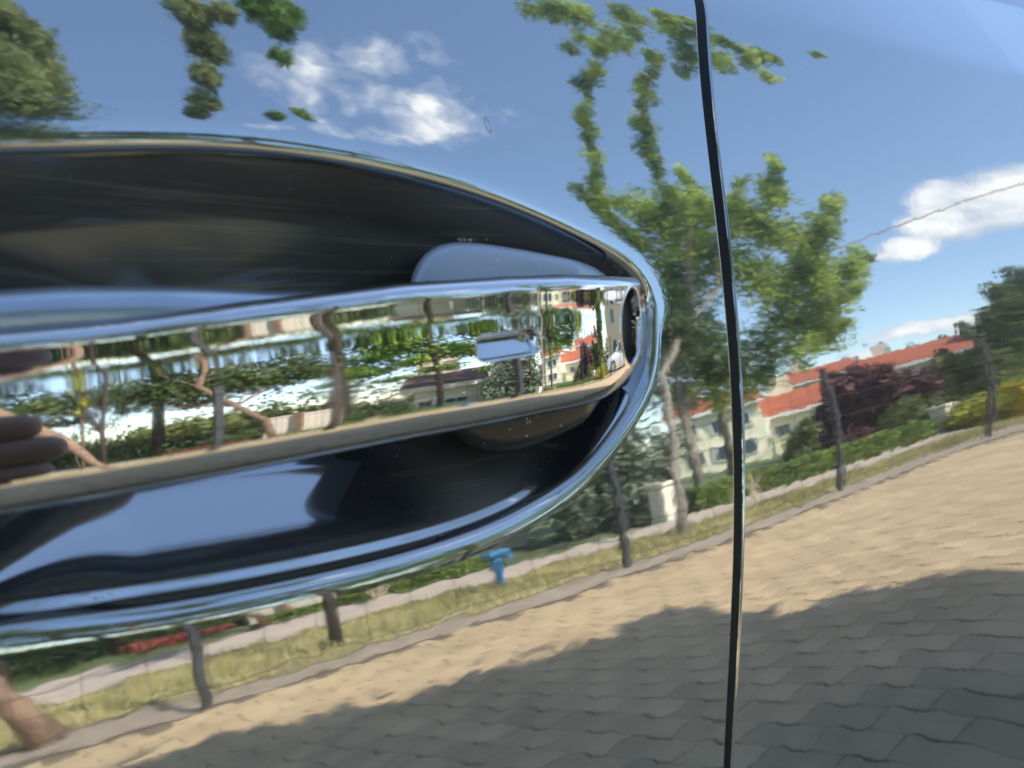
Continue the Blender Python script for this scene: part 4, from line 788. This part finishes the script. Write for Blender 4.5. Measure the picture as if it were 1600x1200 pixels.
# distant woodland all along the street, reads as one mass
wood = [E(a, 2.2 + 1.6*math.sin(a*.31) + random.uniform(-.6, 1.0), d) + (3.2, 2.6) for a in np.arange(-60, 215, 3.2) if not 17 < a < 33 for d in (85 + random.uniform(-6, 6),)]
V, F = leaves(wood + [(x, y, 1.2, 3.2, 2.2) for x, y, *_ in wood], 16000, .55, 77)
tag(link('far_woodland', mesh_np('far_woodland', V, F, leaf_mat('far_woodland_leaves', (.05, .075, .03), (.13, .16, .06), .25, .1))), 'dark green line of distant woodland behind the street', 'woodland', kind='stuff')
def hedge(label, pts, h, w):
    """clipped hedge along points: leafy box"""
    t = empty('hedge', (*pts[0], 0), label, 'hedge', 'clipped hedges behind the footpath'); b = Vector((*pts[0], 0)); mb = MB(); V = []; 
    r = np.random.default_rng(int(h*100) + len(label))
    for (x0, y0), (x1, y1) in zip(pts, pts[1:]):
        L = math.hypot(x1-x0, y1-y0); a = math.atan2(y1-y0, x1-x0)
        mb.box(((x0+x1)/2 - b.x, (y0+y1)/2 - b.y, h/2), (L, w*.9, h*.94), a)
        n = int(L*2600); u = r.uniform(0, L, n); v = r.uniform(-.5, .5, n)*w; z = r.uniform(0, 1, n)*h
        f = r.integers(0, 3, n); v = np.where(f == 0, -w/2, np.where(f == 1, w/2, v)); z = np.where(f == 2, h, z)
        v = v + r.normal(0, .012, n); z = z + r.normal(0, .012, n)
        C = np.stack([x0 + u*math.cos(a) - v*math.sin(a), y0 + u*math.sin(a) + v*math.cos(a), z], -1)
        d1 = r.normal(size=(n, 3)); d1 /= np.linalg.norm(d1, axis=1)[:, None]; d2 = np.cross(d1, r.normal(size=(n, 3))); d2 /= np.linalg.norm(d2, axis=1)[:, None]
        V.append(np.stack([C - d1*.03, C - d2*.018, C + d1*.03, C + d2*.018], 1).reshape(-1, 3))
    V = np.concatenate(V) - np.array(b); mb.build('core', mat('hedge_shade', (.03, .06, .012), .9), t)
    link('foliage', mesh_np('foliage', V, np.arange(len(V)).reshape(-1, 4), L_HEDGE), t)
ys = lambda s, o=.35: (-s, float(y_far(s)) + o)
hedge('long clipped green hedge in front of the cream house', [ys(s) for s in (6.9, 8.2, 9.6, 11.2)], .37, .6)
hedge('short clipped hedge piece right of the gap beyond the dark post', [ys(s) for s in (11.8, 13.6, 15.0)], .5, .6)
hedge('low clipped hedge under the cream house end left of the blue tap stand', [ys(s) for s in (2.9, 3.9, 4.9)], .22, .5)
WHITE = mat('whitewashed_wall', (.72, .66, .55), .85, noise=(4, .08, 5)); CREAM = mat('cream_render', (.82, .76, .55), .85, noise=(3, .06, 6), bump=(30, .004)); SANDW = mat('sand_render', (.70, .52, .34), .85, noise=(2, .08, 6))
M_ROOF = mat('orange_red_roof_tiles', (.36, .10, .05), .8, noise=(3, .15, 6)); M_DROOF = mat('brown_roof_tiles', (.13, .07, .065), .85, noise=(6, .2, 6))
M_WIN = mat('house_window_glass', (.05, .08, .10), .05, spec=.8); M_TRIM = mat('white_trim_paint', (.78, .74, .68), .6)
for k, (s_, lb) in enumerate(((6.55, 'pale concrete gate pillar at the left end of the long hedge'), (11.5, 'pale concrete pillar in the gap between the two hedges'), (16.0, 'pale stone pillar at the far end of the short hedge'))):
    t = empty('gate_pillar', (*ys(s_, .2), 0), lb, 'pillar', 'gate pillars between the hedges')
    MB().box((0, 0, .27), (.22, .22, .54)).build('shaft', WHITE, t, bevel=.01); MB().box((0, 0, .57), (.28, .28, .06)).build('cap', WHITE, t, bevel=.01)

# ------------------------------------------------------------------ houses
def house(name, label, az0, az1, d, hw, hr, depth, wm, rm, wins, z0=0, over=.4, gable=False):
    """front wall from az0 (left as mirrored) to az1 at distance d; wins: (fraction along, sill height, width, height)"""
    A = Vector(P(az0, d)); B = Vector(P(az1, d)); u = (B - A); L = u.length; u.normalize(); nrm = Vector((-u.y, u.x, 0))
    if nrm.dot(A) < 0: nrm = -nrm                      # away from the viewer
    rz = math.atan2(u.y, u.x); t = empty(name, A, label, 'building' if name == 'apartment_building' else 'house', None if name == 'apartment_building' else 'houses across the street')
    def pt(a, b_, z): return u*a + nrm*b_ + Vector((0, 0, z))
    MB().add([pt(0, 0, z0), pt(L, 0, z0), pt(L, depth, z0), pt(0, depth, z0), pt(0, 0, hw), pt(L, 0, hw), pt(L, depth, hw), pt(0, depth, hw)],
             [(0, 1, 5, 4), (1, 2, 6, 5), (2, 3, 7, 6), (3, 0, 4, 7), (0, 3, 2, 1)]).build('wall', wm, t)
    o = over; th = .12; r = MB()
    for k in (0, 1):
        e = -o if k == 0 else depth + o
        r.add([pt(-o, e, hw), pt(L+o, e, hw), pt(L+o, depth/2, hr), pt(-o, depth/2, hr), pt(-o, e, hw+th), pt(L+o, e, hw+th), pt(L+o, depth/2, hr+th), pt(-o, depth/2, hr+th)],
              [(0, 1, 2, 3), (7, 6, 5, 4), (0, 4, 5, 1), (1, 5, 6, 2), (3, 7, 4, 0)])
    rf = r.build('roof', rm, t)
    for a in (0, L): MB().add([pt(a, 0, hw), pt(a, depth, hw), pt(a, depth/2, hr)], [(0, 1, 2)]).build('gable_wall', wm, t)
    MB().box(tuple(pt(L/2, -o - .03, hw - .02)), (L + 2*o, .10, .18), rz).build('eaves_board', M_TRIM, t)
    MB().box(tuple(pt(L*.3, depth*.55, hr + .3)), (.7, .7, 1.2), rz).build('chimney', wm, rf)
    for f, zs_, w_, h_ in wins:
        fr = MB().box(tuple(pt(L*f, -.02, zs_ + h_/2)), (w_ + .16, .10, h_ + .16), rz).build('window', M_TRIM, t)
        MB().box(tuple(pt(L*f - w_*.25, -.06, zs_ + h_/2)), (w_*.44, .06, h_), rz).build('pane', M_WIN, fr)
        MB().box(tuple(pt(L*f + w_*.25, -.06, zs_ + h_/2)), (w_*.44, .06, h_), rz).build('pane', M_WIN, fr)
    return t
house('cream_house', 'cream house end with two rows of small windows behind the long hedge', 39.6, 32.7, 26, 2.6, 3.3, 3.6, CREAM, M_ROOF, [(.2, 1.7, .38, .5), (.5, 1.7, .38, .5), (.8, 1.7, .38, .5), (.2, .5, .38, .5), (.5, .5, .38, .5), (.8, .5, .38, .5)], over=.2)
house('low_house', 'cream house wing with a short orange red roof beside the plum tree', 32.3, 27.6, 27, 1.75, 2.75, 3.6, CREAM, M_ROOF, [(.2, .8, .45, .5)], over=.25)
house('stepped_house', 'white house with the upper orange red roof left of the longest roof', 30.6, 25.6, 40, 3.9, 5.0, 7, WHITE, M_ROOF, [(.3, 2.4, .7, .8), (.7, 2.4, .7, .8)])
house('red_roofed_house', 'long house behind with the widest orange red roof above the plum tree', 25.4, 18.2, 41, 3.35, 4.7, 7, WHITE, M_ROOF, [(.15, 2, .8, .9), (.4, 2, .8, .9), (.7, 2, .8, .9)])
house('bungalow', 'low cream bungalow with a brown roof and one dark window behind the hedge', 59.3, 51.8, 10.4, 1.2, 1.75, 3, CREAM, M_DROOF, [(.5, .42, .32, .26), (.14, .3, .2, .4)], over=.2)
house('apartment_building', 'plain sand coloured apartment building in full sun behind the car', 10.2, -14, 42, 8.2, 9.6, 10, SANDW, M_DROOF, [(f, z, .9, 1.3) for f in (.12, .3, .5, .7, .88) for z in (1.2, 4.4)])
# pale board fence with an orange brown post
t = empty('board_fence', P(69.2, 8.4), 'pale vertical board fence with one warm brown post behind the verge', 'fence')
A_, B_ = Vector(P(72.2, 8.5)), Vector(P(66.2, 8.1)); base = Vector(P(69.2, 8.4)); dirf = (B_ - A_); Lf = dirf.length; rz = math.atan2(dirf.y, dirf.x)
bme = None; nb = 9
for k in range(nb):
    p_ = A_.lerp(B_, (k+.5)/nb) - base
    o = MB().box((0, 0, .48), (Lf/nb - .008, .02, .96)).build('board', WHITE, t) if bme is None else link('board', bme, t)
    bme = o.data; o.location = p_; o.rotation_euler = (0, 0, rz)
p_ = A_.lerp(B_, .42) - base; MB().box((p_.x, p_.y - .05, .5), (.08, .08, 1.0), rz).build('post', BARK_O, t)

# ------------------------------------------------------------------ wire fence: posts and mesh
M_POST = mat('dark_grey_fence_post', (.035, .038, .042), .6, noise=(20, .3)); M_WIRE = mat('dull_fence_wire', (.07, .07, .065), .5, .6)
fy = lambda s: 4.32 - .138*s
t = empty('wire_fence', (-1.27, fy(1.27), 0), 'wire mesh fence on dark grey posts standing in the verge', 'fence')
b = Vector((-1.27, fy(1.27), 0)); pme2 = None
ss = [-3.9, -1.3, 1.27, 3.88, 6.31, 8.68, 11.1, 13.6, 16.1]
for s in ss:
    if pme2 is None:
        o = MB().box((0, 0, .755), (.05, .05, 1.51)).box((0, 0, 1.52), (.06, .06, .03)).build('post', M_POST, t, bevel=.006); pme2 = o.data
    else:
        o = link('post', pme2, t); mo = o.modifiers.new('bevel', 'BEVEL'); mo.width = .006; mo.segments = 2
    o.location = Vector((-s, fy(s), 0)) - b
mb = MB()
for z in (.12, .38, .64, .90, 1.16, 1.42):
    for s0, s1 in zip(ss, ss[1:]):
        pts = [Vector((-(s0 + (s1-s0)*q), fy(s0 + (s1-s0)*q) - .05, z - .02*math.sin(math.pi*q))) - b for q in np.linspace(0, 1, 6)]
        mb.tube(pts, .0035, 4, False)
s = ss[0]
while s < ss[-2]:
    mb.tube([Vector((-s, fy(s) - .05, .1)) - b, Vector((-s, fy(s) - .05, 1.43)) - b], .0022, 3, False); s += .26
o = mb.build('mesh_wire', M_WIRE, t); tag(o, kind='stuff')
# blue tap stand
M_BLUE = mat('bright_blue_paint', (.04, .19, .40), .4)
t = empty('tap_stand', P(54.6, 5.9), 'small bright blue stand with a flat top on the verge', 'tap stand')
MB().tube([(0, 0, 0), (0, 0, .34)], .035, 12).build('post', M_BLUE, t, True); MB().box((0, 0, .36), (.19, .13, .05)).build('head', M_BLUE, t, bevel=.015)
MB().tube([(0, -.08, .33), (0, -.16, .31), (0, -.17, .27)], .014, 8).build('spout', M_BLUE, t, True)
# dead whitish stems by the hedge
for k, (az, d) in enumerate(((34.2, 8.2), (32.9, 9.6), (63.4, 7.2))):
    mb = MB(); r_ = random.Random(k)
    for i in range(7): mb.tube([(0, 0, 0), (r_.uniform(-.08, .08), r_.uniform(-.08, .08), .2), (r_.uniform(-.2, .2), r_.uniform(-.2, .2), r_.uniform(.35, .5))], [.012, .008, .004], 4, False)
    o = mb.build('dry_shrub', mat('pale_dry_stems', (.55, .45, .33), .9), None); o.location = P(az, d)
    tag(o, ('leafless pale shrub before the middle of the long hedge', 'leafless pale shrub before the right part of the long hedge', 'leafless pale shrub left of the bungalow')[k], 'dry shrub', 'leafless pale shrubs')
# overhead service cable: from a low garden post up to a tall pole down the street
pole_top = []
A_, B_ = Vector((-11.2, 8.39, HZ + 3.65)), Vector((-25.3, 5.9, HZ + 7.9))
for k, q in enumerate((-.45, 1.7)):
    v = A_.lerp(B_, q); x, y, z = v; t = empty('utility_pole', (x, y, 0), ('short wooden post where the overhead cable starts low among the garden trees', 'tall wooden pole with cross arm carrying the far end of the cable')[k], 'utility pole', 'wooden utility poles')
    MB().tube([(0, 0, 0), (0, 0, z + .3)], [(.05, .04), (.14, .09)][k], 12).build('shaft', BARK_D, t, True)
    MB().box((0, 0, z - .05), ((.3, 1.2)[k], .06, .06)).build('cross_arm', BARK_D, t)
    pole_top.append(v)
pts = [pole_top[0].lerp(pole_top[1], q) - Vector((0, 0, .45*math.sin(math.pi*q))) + Vector((0, 0, .30)) for q in np.linspace(0, 1, 40)]
o = MB().tube(pts, .026, 6).build('overhead_cable', mat('brown_cable', (.20, .15, .12), .7), None, True); tag(o, 'single brown overhead cable rising from a garden post to a tall pole', 'cable')
# white car parked in front of the sand coloured building
t = empty('white_van', P(4.2, 17), 'white parked car in front of the sand coloured building', 'car'); t.rotation_euler = (0, 0, rad(70))
WP = mat('white_car_paint', (.75, .74, .72), .2, coat=1)
def body_rows(prof, half): return prof
xs = [-2.0, -1.95, -1.5, -.9, -.3, .4, .9, 1.5, 2.0, 2.1]; top = [.55, .85, .95, 1.38, 1.45, 1.42, 1.0, .86, .72, .5]; hw_ = [.72, .8, .84, .68, .66, .66, .8, .84, .8, .7]
rows = [[(x, -.84 if 0 < 1 else 0, .25), (x, -.86, .6), (x, -min(.84, h + .08), min(t_, .88)), (x, -h*.92, t_ - .04), (x, -h*.6, t_), (x, h*.6, t_), (x, h*.92, t_ - .04), (x, min(.84, h + .08), min(t_, .88)), (x, .86, .6), (x, .84, .25)] for x, t_, h in zip(xs, top, hw_)]
V = np.array(rows).reshape(-1, 3); link('body', mesh_np('body', V, grid_faces(len(xs), 10), WP, True), t)
for sy in (-1, 1): MB().box((-.2, sy*.80, 1.12), (1.9, .06, .34), 0, .9).build('window', GLASS, t)
MB().box((1.0, 0, 1.12), (.06, 1.2, .36), 0, .8).build('windscreen', GLASS, t)
for x in (-1.25, 1.3):
    for sy in (-1, 1):
        w_ = MB().tube([(x, sy*.80 - .09, .31), (x, sy*.80 + .09, .31)], .31, 24).build('wheel', TYRE, t, True); MB().tube([(x, sy*.895, .31), (x, sy*.90, .31)], .19, 20).build('rim', RIM_M, w_)
for sy in (-.6, .6): MB().box((2.07, sy, .66), (.08, .3, .14)).build('headlight', GLASS, t)
# tree on the far side of the car: its crown shades the pavers
shade = [(sx_ - .149*z, sy_ - 1.06*z, z, r, r*.7) for sx_, sy_, z, r in
         ((-1.75, 1.85, 4.1, .55), (-1.1, 1.6, 4.6, .85), (-.3, 2.2, 4.3, 1.0), (.9, 2.1, 4.7, 1.25), (2.2, 2.1, 4.4, 1.3), (3.6, 2.1, 4.5, 1.3), (5.0, 2.1, 4.4, 1.3), (-2.05, 1.15, 3.9, .42), (-1.5, .9, 4.4, .6), (-2.3, .55, 3.8, .4),
          (-2.45, 2.2, 4.2, .13), (-2.3, 2.1, 4.2, .12), (-.55, 2.75, 4.5, .5), (.3, 2.9, 4.4, .7), (1.6, 2.8, 4.7, .8), (-.5, 1.2, 5.2, .9), (.9, 1.1, 5.3, 1.0), (2.4, 1.2, 5.3, 1.1), (3.8, 1.3, 5.2, 1.1), (-2.0, 1.7, 3.7, .35), (-2.15, .2, 3.4, .4))]
plant('chestnut_tree', 'dense leafy tree on the far side of the parked car shading the pavers', 'tree', [(1.2, -3.5, 0, .2), (1.15, -3.5, 2.2, .16), (1.2, -3.4, 3.6, .12)], shade, 30000, .165, L_FRESH, BARK_D, seed=50, lr=.07)

# ------------------------------------------------------------------ the photographer's hand with the phone, mirrored in the chrome
SKIN = mat('shaded_skin', (.42, .25, .18), .55, noise=(60, .08)); SLEEVE = mat('dark_sleeve_cloth', (.03, .035, .05), .9, noise=(40, .2))
PHONE = mat('dark_phone_body', (.02, .02, .025), .25)
hand = empty('person', (.150, .170, HZ - .03), 'raised hand and forearm with fingers closed round a dark phone', 'person')
def skin(name, chains, m, parent, sub=2):
    me = bpy.data.meshes.new(name); V = []; Ed = []; Rr = []
    idx = {}
    for ch in chains:
        prev = None
        for p in ch:
            k = tuple(round(c, 5) for c in p[:3])
            if k not in idx: idx[k] = len(V); V.append(k); Rr.append(p[3])
            i = idx[k]
            if prev is not None: Ed.append((prev, i))
            prev = i
    me.from_pydata(V, Ed, []); me.materials.append(m); o = link(name, me, parent)
    sk = o.modifiers.new('skin', 'SKIN'); sk.use_smooth_shade = True
    if not me.skin_vertices: 
        bpy.context.view_layer.objects.active = o
    for i, r in enumerate(Rr): me.skin_vertices[0].data[i].radius = (r, r)
    me.skin_vertices[0].data[0].use_root = True
    ss_ = o.modifiers.new('sub', 'SUBSURF'); ss_.levels = sub; ss_.render_levels = sub
    return o
def hv(x, y, z): return (x - .150, y - .170, z + .03)       # in the hand's frame from car-side coordinates
palm = [(*hv(.262, .205, -.030), .022), (*hv(.238, .196, -.022), .021), (*hv(.222, .188, -.014), .016)]
chains = [palm]
for (z, tipx, r) in ((.004, .150, .0078), (-.011, .143, .0082), (-.0265, .147, .0078), (-.040, .158, .0068)):
    r *= 1.22
    chains.append([palm[1], (*hv(.214, .184, z*.9 - .006), r*1.15), (*hv(.192, .170, z - .002), r*1.06), (*hv((.192+tipx)/2 + .002, .164, z), r), (*hv(tipx, .1655, z + .001), r*.88)])
chains.append([palm[0], (*hv(.250, .214, .010), .011), (*hv(.228, .212, .026), .0095), (*hv(.208, .206, .030), .0085)])
chains.append([palm[0], (*hv(.295, .225, -.045), .025), (*hv(.34, .25, -.065), .028)])
skin('hand', chains, SKIN, hand)
skin('sleeve', [[(*hv(.335, .247, -.062), .036), (*hv(.42, .30, -.10), .044), (*hv(.50, .37, -.15), .052)]], SLEEVE, hand)
ph = bpy.data.meshes.new('smartphone'); mb = MB().box((0, 0, 0), (.150, .074, .008)); o = mb.build('smartphone', PHONE, None, bevel=.0035)
o.matrix_world = Matrix([[CR[i], CU[i], -CF[i], (CAM - CF*.0075 - CR*.064 - CU*.026)[i]] for i in range(3)] + [[0, 0, 0, 1]])
tag(o, 'dark smartphone held level in the raised hand', 'phone')
